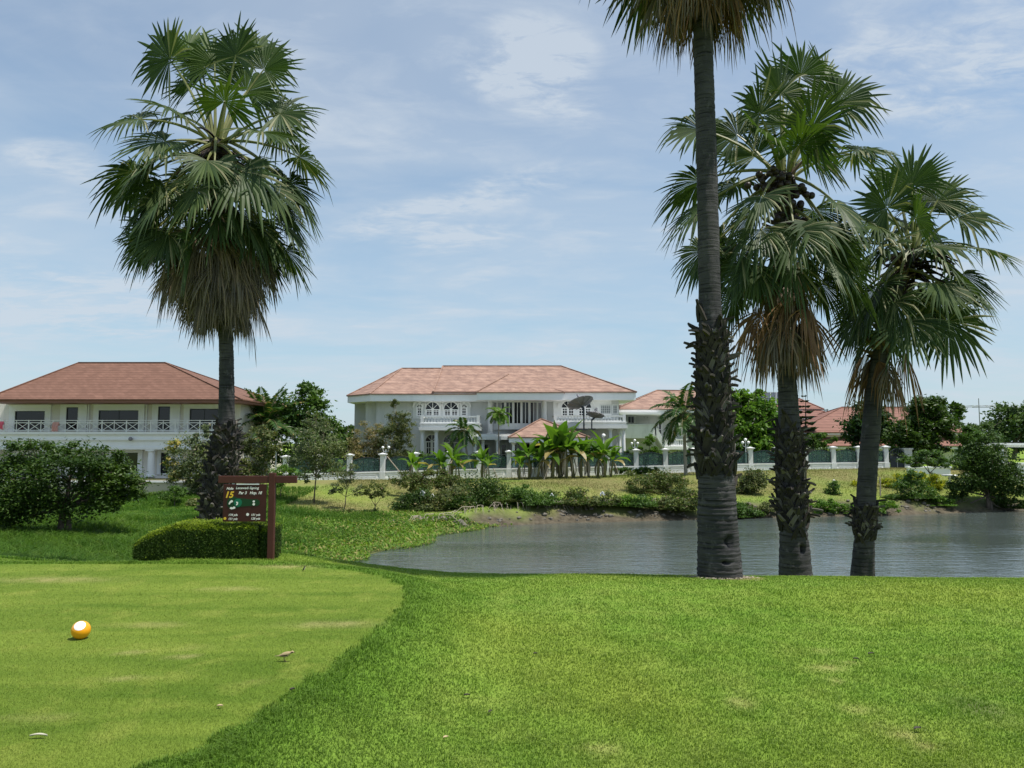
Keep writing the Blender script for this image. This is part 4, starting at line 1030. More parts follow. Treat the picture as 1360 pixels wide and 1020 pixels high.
# pointed conifer
def araucaria(label, px, py_top, py_foot, Y, r, seed):
    rng = np.random.default_rng(seed); a, b = P(px, py_foot, Y), P(px, py_top, Y); gz = ground_z(a.x, Y)
    root = thing('conifer', label, 'conifer', (a.x, Y, gz)); mb = MB(); mb.tube([(a.x, Y, gz-.1), (b.x, Y, b.z)], [.16, .02], 7); mb.build('trunk', M['bark'], root)
    mb = MB(); n = 9; H = b.z - gz
    for i in range(n):
        z = b.z - H*.72*((i+.35)/n)**1.05; L = r*(.12 + .88*((i+.4)/n)**.9)
        for j in range(7):
            az = j*PI*2/7 + i*.4 + rng.normal(0, .12); o = np.array([math.cos(az), math.sin(az), 0]); l = L*rng.uniform(.85, 1.1)
            p0 = np.array([a.x, Y, z]); p1 = p0 + o*l*.6 + np.array([0, 0, -.03*l]); p2 = p0 + o*l + np.array([0, 0, .14*l]); s_ = np.array([-o[1], o[0], 0]); w = .26*l + .08
            mb.tube([tuple(p0), tuple(p1), tuple(p2)], [.05, .06, .02], 5)
            mb.add([p0 + o*.1*l, p1 - s_*w + [0, 0, .03], p2, p1 + s_*w + [0, 0, .03]], [(0, 1, 2, 3)]); mb.add([p0 + o*.1*l, p1 + [0, 0, -.10*l - .05], p2, p1 + [0, 0, .12*l + .06]], [(0, 1, 2, 3)])
    mb.build('crown', LM['pine'], root); return root
araucaria('dark tiered conifer standing between the two red roofs', 1070, 524, 618, 82, 2.0, 5)
araucaria('small conifer top behind the ridge of the red roof', 1099, 543, 618, 96, 1.9, 6)
# ---------------------------------------------------------------- building helpers
def hip(name, x0, x1, y0, y1, ze, rx0, rx1, ry0, ry1, zr, m, parent, chamfer=0.0, fascia=None, fh=.5, fm='white'):
    """hipped roof on a rectangular eave, ridge from (rx0, ry0) to (rx1, ry1); plus its soffit and fascia board"""
    mb = MB()
    c = chamfer
    E = [(x0 + c, y0), (x1, y0), (x1, y1), (x0, y1)] + ([(x0, y0 + c)] if c else [])
    vs = [(x, y, ze) for x, y in E] + [(rx0, ry0, zr), (rx1, ry1, zr)]
    k = len(E); A, B = k, k+1
    fs = [(0, 1, B, A), (1, 2, B), (2, 3, A, B)]
    fs += [(3, 4, A), (4, 0, A)] if c else [(3, 0, A)]
    if abs(rx1-rx0) < 1e-3 and abs(ry1-ry0) < 1e-3:
        vs = vs[:-1]; fs = [(0, 1, A), (1, 2, A), (2, 3, A)] + ([(3, 4, A), (4, 0, A)] if c else [(3, 0, A)])
    mb.add(vs, fs)
    # tile edge and ridge caps
    for i in range(k): mb.bar((*E[i], ze+.01), (*E[(i+1) % k], ze+.01), .10, .09)
    for i in range(k):
        q = vs[A] if (i == 0 or i >= 3 or len(vs) == k+1) else vs[B]
        mb.bar((*E[i], ze+.05), (q[0], q[1], q[2]+.03), .16, .08)
    if len(vs) > k+1: mb.bar((rx0, ry0, zr+.03), (rx1, ry1, zr+.03), .18, .1)
    mb.build(name, m, parent)
    f = MB(); g = .06
    cx = sum(p[0] for p in E)/k; cy = sum(p[1] for p in E)/k
    inn = [(p[0] + (g if p[0] < cx else -g), p[1] + (g if p[1] < cy else -g)) for p in E]
    vs = [(x, y, ze-.04) for x, y in inn] + [(x, y, ze-fh) for x, y in inn]
    f.add(vs, [(i, k+i, k+(i+1) % k, (i+1) % k)[::-1] for i in range(k)] + [tuple(range(k)), tuple(range(2*k-1, k-1, -1))])
    f.build('fascia', M[fm], parent)

def arch_pts(x0, x1, zs, rise, n=12):
    cx, r = (x0+x1)/2, (x1-x0)/2
    return [(cx + r*math.cos(PI*i/n), zs + rise*math.sin(PI*i/n)) for i in range(n+1)]

def window(parent, px0, px1, py0, py1, Y, cols=2, rows=2, arch=0.0, surround=4, proud=.09, fm='white', pm='pane', hood=True, fw=.07, leaves=1):
    """framed, glazed opening on a wall face at depth Y: surround, frame with glazing bars, pane"""
    a, b = P(px0, py1, Y), P(px1, py0, Y); x0, x1, z0, z1 = a.x, b.x, a.z, b.z
    r = (x1-x0)/2*arch; zs = z1 - r
    fr = MB()
    def ring(dx, y0, y1, w):
        """upright surround with an arched or straight head"""
        fr.box(x0-dx-w, x0-dx, y0, y1, z0, zs); fr.box(x1+dx, x1+dx+w, y0, y1, z0, zs)
        if arch:
            i_ = arch_pts(x0-dx, x1+dx, zs, r+dx); o_ = arch_pts(x0-dx-w, x1+dx+w, zs, r+dx+w)
            for q in range(len(i_)-1): fr.prism([i_[q], o_[q], o_[q+1], i_[q+1]], y0, y1)
        else: fr.box(x0-dx-w, x1+dx+w, y0, y1, zs, zs+w)
    if surround: ring(fw*.02, Y-proud, Y-.002, surround*S(Y))
    f2 = fr if True else None
    bw = fw
    yb0, yb1 = Y-proud*.7, Y-.012
    for lf in range(leaves):
        lx0 = x0 + (x1-x0)*lf/leaves; lx1 = x0 + (x1-x0)*(lf+1)/leaves
        wb = bw*1.5
        fr.box(lx0+.002, lx0+wb, yb0, yb1, z0+.002, zs); fr.box(lx1-wb, lx1-.002, yb0, yb1, z0+.002, zs)
        fr.box(lx0+wb, lx1-wb, yb0+.004, yb1, z0+.004, z0+wb)
        fr.box(lx0+wb, lx1-wb, yb0+.004, yb1, zs-wb, zs-.004)
        for c in range(1, cols): xx = lx0 + (lx1-lx0)*c/cols; fr.box(xx-bw*.35, xx+bw*.35, yb0+.02, yb1, z0+wb, zs-wb)
        for q in range(1, rows): zz = z0 + (zs-z0)*q/rows; fr.box(lx0+wb, lx1-wb, yb0+.024, yb1-.002, zz-bw*.35, zz+bw*.35)
    if arch:
        for q in (PI/4, PI/2, 3*PI/4):
            cx = (x0+x1)/2; fr.bar((cx + .2*r*math.cos(q), Y-.045, zs + .2*r*math.sin(q)), (cx + r*math.cos(q), Y-.045, zs + r*math.sin(q)), .05, .04)
        fr.prism([(x, z) for x, z in arch_pts((x0+x1)/2-.2*r, (x0+x1)/2+.2*r, zs, .2*r, 8)], Y-.06, Y-.03)
        if hood:
            i_ = arch_pts(x0-.28, x1+.28, zs, r+.28); o_ = arch_pts(x0-.40, x1+.40, zs, r+.40)
            for q in range(len(i_)-1): fr.prism([i_[q], o_[q], o_[q+1], i_[q+1]], Y-.13, Y-.002)
            cx = (x0+x1)/2; fr.box(cx-.09, cx+.09, Y-.16, Y-.004, zs+r+.05, zs+r+.46)
    w_ = fr.build('window', M[fm], parent)
    pn = MB()
    pts = [(x0, z0), (x1, z0)] + (arch_pts(x0, x1, zs, r) if arch else [(x1, z1), (x0, z1)])
    pn.prism(pts, Y-.010, Y-.003); pn.build('pane', M[pm], w_)
    return w_

def column(parent, px, py0, py1, Y, wpx, m='white', name='column'):
    a, b = P(px, py1, Y), P(px, py0, Y); r = wpx*S(Y)/2; H = b.z - a.z; mb = MB()
    mb.lathe([(r*.98, .16), (r*.95, H*.4), (r*.84, H-.24), (r*1.02, H-.22), (r*1.02, H-.17), (r*.86, H-.16), (r*.9, H-.12)], (a.x, Y, a.z), 14)
    mb.box(a.x-r*1.25, a.x+r*1.25, Y-r*1.25, Y+r*1.25, a.z, a.z+.10); mb.lathe([(r*1.15, .10), (r*1.2, .13), (r*1.02, .17)], (a.x, Y, a.z), 14)
    mb.box(a.x-r*1.2, a.x+r*1.2, Y-r*1.2, Y+r*1.2, a.z+H-.12, a.z+H)
    return mb.build(name, M[m], parent)

def baluster_mesh(H, r, m):
    mb = MB(); mb.lathe([(r, 0), (r, .06*H), (r*.5, .10*H), (r*.95, .3*H), (r*.8, .5*H), (r*.45, .78*H), (r*.5, .86*H), (r, .9*H), (r, H)], (0, 0, 0), 8)
    V = np.concatenate(mb.v); me = bpy.data.meshes.new('baluster'); me.from_pydata(V.tolist(), [], mb.f); me.materials.append(M[m]); return me

def balcony(parent, px0, px1, py_rail, py_floor, py_bot, Y0, Y1, step_px=5.2, m='white_old', posts=()):
    """slab with moulded edge, handrail, plinth and single balusters"""
    a, b = P(px0, py_floor, Y0), P(px1, py_rail, Y0); zb = P(px0, py_bot, Y0).z
    mb = MB(); H = b.z-a.z; zf = a.z
    mb.box(a.x-.12, b.x+.12, Y0-.12, Y1-.01, zf-.12, zf); mb.box(a.x-.04, b.x+.04, Y0-.04, Y1-.012, zb+.3, zf-.122); mb.box(a.x-.16, b.x+.16, Y0-.16, Y1-.014, zb, zb+.298)
    bl = mb.build('balcony', M[m], parent)
    mb = MB(); z1 = b.z
    mb.box(a.x-.02, b.x+.02, Y0-.03, Y0+.17, z1-.11, z1); mb.box(a.x, b.x, Y0-.01, Y0+.15, zf+.002, zf+.10)
    mb.box(a.x-.018, a.x+.16, Y0+.172, Y1-.02, z1-.11, z1-.002); mb.box(b.x-.16, b.x+.018, Y0+.172, Y1-.02, z1-.11, z1-.002)
    for q in (0, 1): xx = a.x+.1 if q == 0 else b.x-.1; mb.box(xx-.13, xx+.13, Y0-.05, Y0+.20, zf+.003, z1+.06)
    for q in posts: xx = P(q, py_floor, Y0).x; mb.box(xx-.13, xx+.13, Y0-.05, Y0+.20, zf+.004, z1+.05)
    mb.build('handrail', M[m], bl)
    me = baluster_mesh(z1-.11-zf-.10, .075, m); n = int((px1-px0)/step_px); org = origin_of(bl)
    for i in range(n):
        o = link(bpy.data.objects.new('baluster', me), bl); o.location = Vector((a.x + .28 + (b.x-a.x-.56)*(i+.5)/n, Y0+.07, zf+.10)) - org
    return bl

# ---------------------------------------------------------------- the brown-roofed house
def house_brown():
    Y = 62.0; gz = -1.15; X = lambda px, y=Y: P(px, 560, y).x; Z = lambda py, y=Y: P(680, py, y).z
    root = thing('house', 'white two-storey house with a plain red-brown hipped roof and long upstairs balcony', 'house', (X(150), Y, gz))
    w_ = MB(); w_.box(X(-40), X(312), Y+1.2, Y+13, gz-.3, Z(531))
    w_.build('wall', M['cream'], root)
    zf = Z(534, 61)
    hip('roof', X(-17, 60.8), X(324, 60.8), 60.2, 76, Z(531.5, 60.8), X(101, 68), X(217, 68), 68, 68, Z(482, 68), M['tile_a'], root, fascia=None, fh=.22, fm='gutter')
    # upstairs wall pieces: white surrounds, windows
    Yw = Y+1.2
    for (a, b, c, d, sa, sb, st, cols) in ((20,61,546,572,12,69,539,1), (88,105,541,571,80,117,537,1), (131,185,545,572,124,193,538,2), (210,227,540,571,202,240,537,1), (252,291,543,572,244,299,538,2)):
        mb = MB(); A, B = P(sa, 574, Yw), P(sb, st, Yw); C, D = P(a, d, Yw), P(b, c, Yw)
        mb.box(A.x, C.x, Yw-.14, Yw-.003, A.z, B.z); mb.box(D.x, B.x, Yw-.14, Yw-.003, A.z, B.z); mb.box(C.x, D.x, Yw-.138, Yw-.004, D.z, B.z)
        mb.box(A.x-.1, B.x+.1, Yw-.24, Yw-.006, B.z, B.z+.10)
        mb.build('window_surround', M['white'], root)
        window(root, a, b, c, d, Yw-.001, cols, 1, 0, 0, .08, 'gate', 'pane', fw=.04)
    for px in (118, 195):
        mb = MB(); x = X(px, Yw); mb.bar((x, Yw-.10, Z(534, Yw)), (x, Yw-.10, Z(574, Yw)), .09); mb.box(x-.1, x+.1, Yw-.22, Yw-.02, Z(536, Yw), Z(532, Yw)); mb.build('downpipe', M['white'], root)
    # balcony slab with moulded front
    mb = MB(); x0, x1 = X(-60), X(300)
    mb.box(x0, x1, Y-.25, Yw-.005, Z(577), Z(573.5)); mb.box(x0+.05, x1-.05, Y-.08, Yw-.006, Z(582.5), Z(577)-.002); mb.box(x0+.02, x1-.02, Y-.16, Yw-.007, Z(585), Z(582.5)-.002)
    mb.box(x0+.05, x1-.05, Y-.02, Yw-.008, Z(594), Z(585)-.002); mb.box(x0+.03, x1-.03, Y-.12, Yw-.009, Z(597), Z(594)-.002)
    bl = mb.build('balcony', M['white'], root)
    rl = MB(); zt_, zb_, zm = Z(558.5), Z(572.5), Z(561.5)
    for z in (zt_, zm, Z(571.5)): rl.bar((x0+.1, Y-.05, z), (x1-.1, Y-.05, z), .055)
    n = 22; ps_ = [x0 + .1 + (x1-x0-.2)*i/n for i in range(n+1)]
    for i, x in enumerate(ps_):
        rl.bar((x, Y-.05, zb_-.08), (x, Y-.05, zt_+.04), .075 if i % 2 == 0 else .05)
        if i < n:
            xm = (x+ps_[i+1])/2
            rl.bar((x+.05, Y-.045, zm), (ps_[i+1]-.05, Y-.045, Z(571.5)), .04); rl.bar((x+.05, Y-.055, Z(571.5)), (ps_[i+1]-.05, Y-.055, zm), .04)
    rl.build('railing', M['white'], bl)
    # ground floor
    for px in (-10, 62, 200, 237, 288): column(root, px, 597, 633, Y+.25, 9.5)
    window(root, 146, 185, 600, 630, Yw-.001, 2, 1, 0, 5, .12, 'white', 'pane', fw=.05)
    window(root, 20, 52, 602, 630, Yw-.001, 2, 1, 0, 5, .12, 'white', 'pane', fw=.05)
    window(root, 212, 226, 600, 630, Yw-.001, 1, 1, 0, 3, .12, 'white', 'pane', fw=.05)
    mb = MB(); mb.sphere((X(177), Y-.35, Z(583)), .17, 8, 6); mb.box(X(177)-.05, X(177)+.05, Y-.2, Y-.02, Z(585), Z(582)); mb.build('wall_lamp', M['steel'], root)
    mb = MB(); mb.box(X(-40), X(310), Y+.2, Y+1.19, gz-.3, gz+.08); mb.build('terrace', M['cream'], root)
house_brown()
def railing_cloth(label, px0, px1, py0, py1, m):
    Y = 61.86; a, b = P(px0, py1, Y), P(px1, py0, Y); n = 10; vs = []; fs = []
    for i in range(n+1):
        x = a.x + (b.x-a.x)*i/n; w = .05*math.sin(i*1.7)
        vs += [(x, Y+.14+w*.2, b.z-.25), (x, Y+.05, b.z), (x, Y-.06+w, (a.z+b.z)/2), (x + .03*math.sin(i), Y-.05-w, a.z + .08*math.sin(i*2.3))]
    for i in range(n):
        for j in range(3): fs.append((i*4+j, i*4+4+j, i*4+5+j, i*4+1+j))
    mb = MB(); mb.add(vs, fs); o = mb.build('towel', M[m]); tag(o, label, 'towel')
    md = o.modifiers.new('thick', 'SOLIDIFY'); md.thickness = .02
railing_cloth('bright pink towel over the balcony railing at the edge of the frame', -3, 5, 560, 570, 'pink')
railing_cloth('faded pink cloth hanging over the balcony railing beside the first wide window', 69, 78, 561, 573, 'paleplink')

# low retaining wall below that house
def low_wall():
    Y = 47.5; root = thing('garden_wall', 'low beige retaining wall half hidden by shrubs below the brown-roofed house', 'wall', (P(150, 650, Y).x, Y, ground_z(P(200, 650, Y).x, Y)))
    x0, x1 = P(-30, 650, Y).x, P(300, 650, Y).x; mb = MB(); z1 = P(200, 641, Y).z; z0 = -2.6
    mb.box(x0, x1, Y, Y+.25, z0, z1); mb.build('wall', M['beige_wall'], root)
    mb = MB(); mb.box(x0-.05, x1+.05, Y-.08, Y+.33, z1+.002, z1+.10); mb.build('coping', M['white_old'], root)
    mb = MB(); xa, xb = P(166, 650, Y).x, P(180, 650, Y).x; mb.box(xa, xb, Y-.06, Y-.003, P(0, 655, Y).z, P(0, 645, Y).z); mb.box(xa+.08, xb-.08, Y-.09, Y-.062, P(0, 653, Y).z, P(0, 647, Y).z); mb.build('panel', M['white'], root)
low_wall()

# ---------------------------------------------------------------- the pink-roofed house
def house_pink():
    Y = 68.0; Yw = 69.4; gz = -1.0; X = lambda px, y=Y: P(px, 540, y).x; Z = lambda py, y=Y: P(680, py, y).z
    root = thing('house', 'large pale house with a faded pink tiled roof, arched windows and columned balconies', 'house', (X(650), Yw, gz))
    mb = MB(); mb.box(X(500, Yw), X(822, Yw), Yw, Yw+15, gz-.3, Z(523, Yw)); mb.box(X(486, Yw+1), X(500, Yw), Yw+.9, Yw+14, gz-.3, Z(523, Yw)); mb.build('wall', M['grey_wall'], root)
    mb = MB(); mb.box(X(471, 73), X(487, 73), 73, 84, gz-.3, Z(524, 73)); mb.build('wall', M['grey_wall'], root)
    # roofs: main ridge, lower ridge on one side, small hip in front
    hip('roof', X(452, Y), X(700, Y), Y, Y+18, Z(523.5), X(533, 76), X(640, 76), 76, 76, Z(489.5, 76), M['tile_b'], root, chamfer=2.6, fh=.62)
    hip('roof', X(575, Y+.15), X(846, Y), Y+.12, Y+18.3, Z(520.8), X(588, 76.5), X(746, 76.5), 76.4, 76.4, Z(486.5, 76.5), M['tile_b'], root, fh=.68)
    hip('roof', X(632, Y-1.2), X(750, Y-1.2), Y-1.2, Y+9, Z(521.2, Y-1.2), X(675, Y+4), X(675, Y+4), Y+3.4, Y+7, Z(497.5, Y+3.4), M['tile_b'], root, fh=.66)
    # white panel with four arched windows
    mb = MB(); A, B = P(548.5, 556, Yw-.1), P(625, 529, Yw-.1); mb.box(A.x, B.x, Yw-.10, Yw-.002, A.z, B.z); mb.build('window_panel', M['white_old'], root)
    Yp = Yw-.1
    window(root, 553.5, 560.8, 537.3, 553, Yp, 2, 3, 1, 1.2, .09, 'white'); window(root, 565.3, 584, 534.3, 553, Yp, 2, 3, 1, 1.2, .09, 'white', leaves=2)
    window(root, 589.6, 608.6, 534.3, 553, Yp, 2, 3, 1, 1.2, .09, 'white', leaves=2); window(root, 612.6, 620, 537.3, 553, Yp, 2, 3, 1, 1.2, .09, 'white')
    balcony(root, 559, 636.5, 552.5, 562, 571.5, 66.6, Yw, 4.4)
    for px in (560.5, 579): column(root, px, 571.5, 620, 66.9, 5.6)
    for px in (631, 641.5): column(root, px, 583, 622, 66.9, 5)
    for px in (661,): column(root, px, 584, 622, 66.5, 5.5)
    window(root, 565, 582, 577.5, 612, Yw-.002, 2, 3, 1, 1.5, .1, 'white_old', hood=False, leaves=2); window(root, 589, 609, 577, 618, Yw-.002, 2, 3, 1, 1.5, .1, 'white_old', hood=False, leaves=2)
    mb = MB(); A, B = P(614, 625, 67.2), P(634, 577, 67.2); mb.box(A.x, B.x, 67.2, Yw-.004, gz-.3, B.z); mb.build('wall', M['grey_wall'], root)
    # centre: pilasters and tall curtained window
    for px in (651, 723): column(root, px, 527, 577, Yw-.75, 7, 'white_old', 'pilaster')
    mb = MB(); A, B = P(655, 563, Yw-.3), P(719, 530.5, Yw-.3); n = 12; pts = []
    for i in range(n+1): x = A.x + (B.x-A.x)*i/n; pts.append((x, Yw-.02 - .75*math.sin(PI*i/n)))
    q = MB(); fr = MB()
    z0, z1, zm = Z(562.5, Yw), Z(535, Yw), Z(531, Yw)
    for i in range(n):
        (xa, ya), (xb, yb) = pts[i], pts[i+1]
        q.add([(xa, ya, z0), (xb, yb, z0), (xb, yb, z1), (xa, ya, z1)], [(0, 1, 2, 3)])
        for (za, zb) in ((z1, zm + .1), (z0-.55, z0)): fr.add([(xa, ya-.06, za), (xb, yb-.06, za), (xb, yb-.06, zb), (xa, ya-.06, zb)], [(0, 1, 2, 3)])
        for (za, o) in ((z0, -1), (z1, 1)): fr.add([(xa, ya-.06, za), (xb, yb-.06, za), (xb, yb+.05, za), (xa, ya+.05, za)], [(0, 1, 2, 3)])
    for i in range(1, n, 2): fr.bar((pts[i][0], pts[i][1]-.05, z0), (pts[i][0], pts[i][1]-.05, z1), .20 if i in (3, 5, 7, 9) else .16, .12)
    for i in range(0, n+1, 2): fr.bar((pts[i][0], pts[i][1]-.04, z0), (pts[i][0], pts[i][1]-.04, z1), .06, .06)
    wi = fr.build('window', M['white_old'], root); q.build('pane', M['pane'], wi)
    cu = MB(); 
    for i in (0, 1, 10, 11):
        (xa, ya), (xb, yb) = pts[i], pts[i+1]; cu = MB()
        cu.add([(xa, ya-.012, z0), (xb, yb-.012, z0), (xb, yb-.012, z1), (xa, ya-.012, z1)], [(0, 1, 2, 3)]); cu.build('curtain', M['curtain'], wi)
    mb = MB(); A = P(620, 584, 66.2); B = P(690, 577, 66.2); mb.box(A.x, B.x, 66.2, Yw-.01, A.z, A.z+.30); mb.box(A.x+.1, B.x-.1, 66.35, Yw-.012, A.z+.302, B.z+.05); mb.build('porch_roof', M['white_old'], root)
    for px in (646, 669, 683): window(root, px-4, px+4, 589, 618, Yw-.002, 1, 2, 0, 1, .08, 'white_old')
    # right wing
    mb = MB(); A, B = P(735, 556, Yw-.1), P(812, 528.5, Yw-.1); mb.box(A.x, B.x, Yw-.1, Yw-.002, A.z, B.z); mb.build('window_panel', M['white'], root)
    window(root, 746, 762.5, 533, 553, Yp, 2, 3, 1, 1.3, .09, 'white', leaves=2); window(root, 768, 785, 533, 553, Yp, 2, 3, 1, 1.3, .09, 'white', leaves=2)
    window(root, 797.5, 811, 538, 549.7, Yp, 5, 5, 0, 1, .07, 'white_old', 'pane_grey', fw=.035); window(root, 813.8, 820, 538, 549.7, Yw-.002, 3, 5, 0, 1, .07, 'white_old', 'pane_grey', fw=.035)
    balcony(root, 736, 830.5, 551.5, 560, 569, 66.6, Yw, 4.3)
    for px in (811, 823, 828.5): column(root, px, 569, 609 if px > 815 else 607, 66.95 if px != 823 else 68.2, 5.2)
    window(root, 770, 782, 585, 612, Yw-.002, 2, 2, 0, 1, .08, 'white_old')
    mb = MB(); mb.box(X(790.5, Yw)-.06, X(790.5, Yw)+.06, Yw-.35, Yw-.1, Z(547, Yw), Z(544.5, Yw)); mb.sphere((X(790.5, Yw), Yw-.38, Z(545, Yw)), .14, 8, 6); mb.build('wall_lamp', M['steel'], root)
    mb = MB(); mb.box(X(640, Yw), X(822, Yw), 66.4, Yw-.02, gz-.3, gz+.25); mb.build('terrace', M['white_old'], root)
house_pink()

# garden pavilion
def pavilion():
    Y = 63.6; X = lambda px, y=Y: P(px, 580, y).x; Z = lambda py, y=Y: P(680, py, y).z; gz = -1.0
    root = thing('pavilion', 'open garden pavilion with a pointed pink tiled roof in front of the big house', 'pavilion', (X(729), Y+2.6, gz))
    hip('roof', X(675), X(783), Y, Y+6.4, Z(581), X(719, Y+3.2), X(719, Y+3.2), Y+3.2, Y+3.2, Z(556.5, Y+3.2), M['tile_b'], root, fh=.42)
    for px, y in ((682, Y+.5), (706, Y+.5), (731, Y+.5), (755, Y+.5), (777, Y+.5), (682, Y+5.9), (777, Y+5.9)):
        column(root, px, 587.5, 634, y, 4.6)
    mb = MB(); mb.box(X(678), X(781), Y+.2, Y+6.2, gz-.4, gz+.2); mb.build('floor_slab', M['white_old'], root)
    mb = MB(); mb.box(X(699), X(766), Y+5.8, Y+5.95, gz+.2, Z(590, Y+6)); mb.build('screen_wall', M['dark_in'], root)
pavilion()

def dish(label, px, py, Y, r, tilt, yaw, pxb, pyb, thick):
    root = thing('satellite_dish', label, 'satellite dish', tuple(P(pxb, pyb, Y)))
    c = P(px, py, Y); mb = MB(); n, k = 28, 7; R_ = Matrix.Rotation(yaw, 3, 'Z') @ Matrix.Rotation(tilt, 3, 'X'); vs = []; fs = []
    for i in range(k+1):
        q = r*(i/k) + .01
        for j in range(n):
            a = 2*PI*j/n; vs.append(tuple(c + R_ @ Vector((q*math.cos(a), q*math.sin(a), .26*q*q/r))))
    for i in range(k):
        for j in range(n): fs.append((i*n+j, i*n+(j+1) % n, (i+1)*n+(j+1) % n, (i+1)*n+j))
    mb.add(vs, fs); o = mb.build('reflector', M['steel'], root); md = o.modifiers.new('thick', 'SOLIDIFY'); md.thickness = .04
    mb = MB()
    for j in range(10):
        a = 2*PI*j/10; run = [c + R_ @ Vector((r*u*math.cos(a), r*u*math.sin(a), .26*r*u*u - .05)) for u in (0, .35, .7, 1.0)]
        mb.tube([tuple(v) for v in run], .035, 5)
    mb.build('rib', M['steel'], root)
    mb = MB(); f = c + R_ @ Vector((0, 0, .75*r))
    for j in range(3):
        a = 2*PI*j/3 + .5; mb.tube([tuple(c + R_ @ Vector((r*.9*math.cos(a), r*.9*math.sin(a), .21*r))), tuple(f)], .025, 5)
    mb.tube([tuple(f), tuple(f + R_ @ Vector((0, 0, .22)))], .09, 8); mb.build('feed_horn', M['steel'], root)
    mb = MB(); b = P(pxb, pyb, Y); mb.tube([(b.x, b.y, b.z), (b.x, b.y, c.z-.2)], thick, 8); mb.tube([(b.x, b.y, c.z-.3), tuple(c - Vector((0, 0, .02)))], thick*1.5, 8); mb.box(b.x-.3, b.x+.3, b.y-.3, b.y+.3, b.z-.02, b.z+.06); mb.build('mast', M['gate'], root)
dish('large grey satellite dish tilted skyward in front of the balcony', 772, 538.5, 65.2, 1.16, -.48, .62, 775.5, 571, .07)
dish('smaller grey satellite dish beside the large one, almost flat', 790.5, 553.5, 65.4, .76, -.28, -.75, 786, 570, .055)

# ---------------------------------------------------------------- house with the outside stair
def house_stair():
    Y = 77.0; X = lambda px, y=Y: P(px, 550, y).x; Z = lambda py, y=Y: P(680, py, y).z; gz = -.9
    root = thing('house', 'grey house with a pink roof and an outside stair, behind the coconut palm', 'house', (X(900), Y, gz))
    mb = MB(); mb.box(X(826), X(985), Y+2, Y+13, gz-.3, Z(546, Y+2)); mb.build('wall', M['grey_wall'], root)
    hip('roof', X(818), X(1000), Y, Y+15, Z(543.5), X(873, Y+6.5), X(950, Y+6.5), Y+6.5, Y+7.5, Z(518.5, Y+6.5), M['tile_b'], root, fh=.6, fm='white')
    mb = MB(); mb.box(X(815), X(874), Y-1.4, Y+1.99, Z(550.5, Y-1.4), Z(547.5, Y-1.4)); mb.build('canopy', M['white'], root)
    window(root, 833, 843, 552, 563, Y+1.99, 2, 1, 0, 1, .08, 'white_old'); window(root, 854, 857, 552, 557, Y+1.99, 1, 1, 0, .8, .06, 'grey_wall'); window(root, 858.5, 861.5, 552, 557, Y+1.99, 1, 1, 0, .8, .06, 'grey_wall')
    window(root, 874, 879, 556, 585, Y+1.99, 1, 2, 0, .6, .08, 'white_old')
    mb = MB(); mb.box(X(818), X(869), Y-.9, Y-.7, Z(582, Y-.9), Z(565, Y-.9)); mb.box(X(818), X(869), Y-.699, Y+1.98, Z(582, Y-.9), Z(577, Y-.9)); mb.box(X(818)-.1, X(869)+.05, Y-.96, Y-.64, Z(565, Y-.9)+.002, Z(564, Y-.9)+.05); mb.build('parapet', M['white_old'], root)
    # stair: sloping solid parapet, steps
    a = P(869, 564, Y-.9); b = P(884, 587, Y-.9)
    mb = MB(); t_ = 1.0
    mb.prism([(a.x+.06, a.z-t_), (b.x, b.z-t_*.95), (b.x, b.z), (a.x+.06, a.z)], Y-.9, Y-.7); mb.build('stair_parapet', M['white_old'], root); mb = MB()
    mb.prism([(a.x+1.8, a.z-t_-.2), (b.x+1.8, b.z-t_*.95), (b.x+1.8, b.z), (a.x+1.8, a.z)], Y+1.2, Y+1.4)
    st = mb.build('stair_parapet', M['white_old'], root)
    mb = MB(); n = 12
    for i in range(n):
        x = a.x + .1 + (b.x-a.x)*i/n; z = a.z - 1.0 - (a.z-b.z)*i/n; mb.box(x, x + (b.x-a.x)/n + .05, Y-.69, Y+1.19, z-.3, z - .003*i)
    mb.build('stair', M['grey_wall'], root)
    balcony(root, 884, 912, 583, 592, 597, Y-1.2, Y+1.9, 3.6, 'white')
house_stair()

# ---------------------------------------------------------------- red-roofed house and the one behind it
def house_red():
    Y = 80.0; X = lambda px, y=Y: P(px, 570, y).x; Z = lambda py, y=Y: P(680, py, y).z; gz = -.5
    root = thing('house', 'single-storey cream house under a broad red roof in two tiers, behind the dark gate', 'house', (X(1170), Y, gz))
    mb = MB(); mb.box(X(1056), X(1284), Y+1.5, Y+14, gz-.4, Z(594, Y+1.5)); mb.build('wall', M['cream'], root)
    hip('roof', X(1040, Y), X(1293, Y), Y, Y+16, Z(592.5), X(1075, Y+3), X(1262, Y+3), Y+2.6, Y+2.6, Z(579.2, Y+2.6), M['tile_c'], root, fh=.3, fm='white_old')
    mb = MB(); mb.box(X(1057, Y+2), X(1282, Y+2), Y+1.9, Y+13, Z(580.5, Y+2), Z(575, Y+2)); mb.build('clerestory', M['white'], root)
    hip('roof', X(1054, Y+1.3), X(1284, Y+1.3), Y+1.3, Y+14.5, Z(574.5, Y+1.3), X(1118, Y+8), X(1212, Y+8), Y+7.8, Y+7.8, Z(541, Y+8), M['tile_c'], root, fh=.25, fm='white')
    window(root, 1266, 1275, 594.5, 612, Y+1.49, 1, 2, 0, 1, .08, 'white_old', 'pane_grey'); window(root, 1278, 1287-3, 594.5, 612, Y+1.49, 1, 2, 0, 1, .08, 'white_old', 'pane')
    window(root, 1075, 1100, 596, 612, Y+1.49, 2, 2, 0, 1, .08, 'white_old', 'pane'); window(root, 1115, 1140, 596, 612, Y+1.49, 2, 2, 0, 1, .08, 'white_old', 'pane')
house_red()
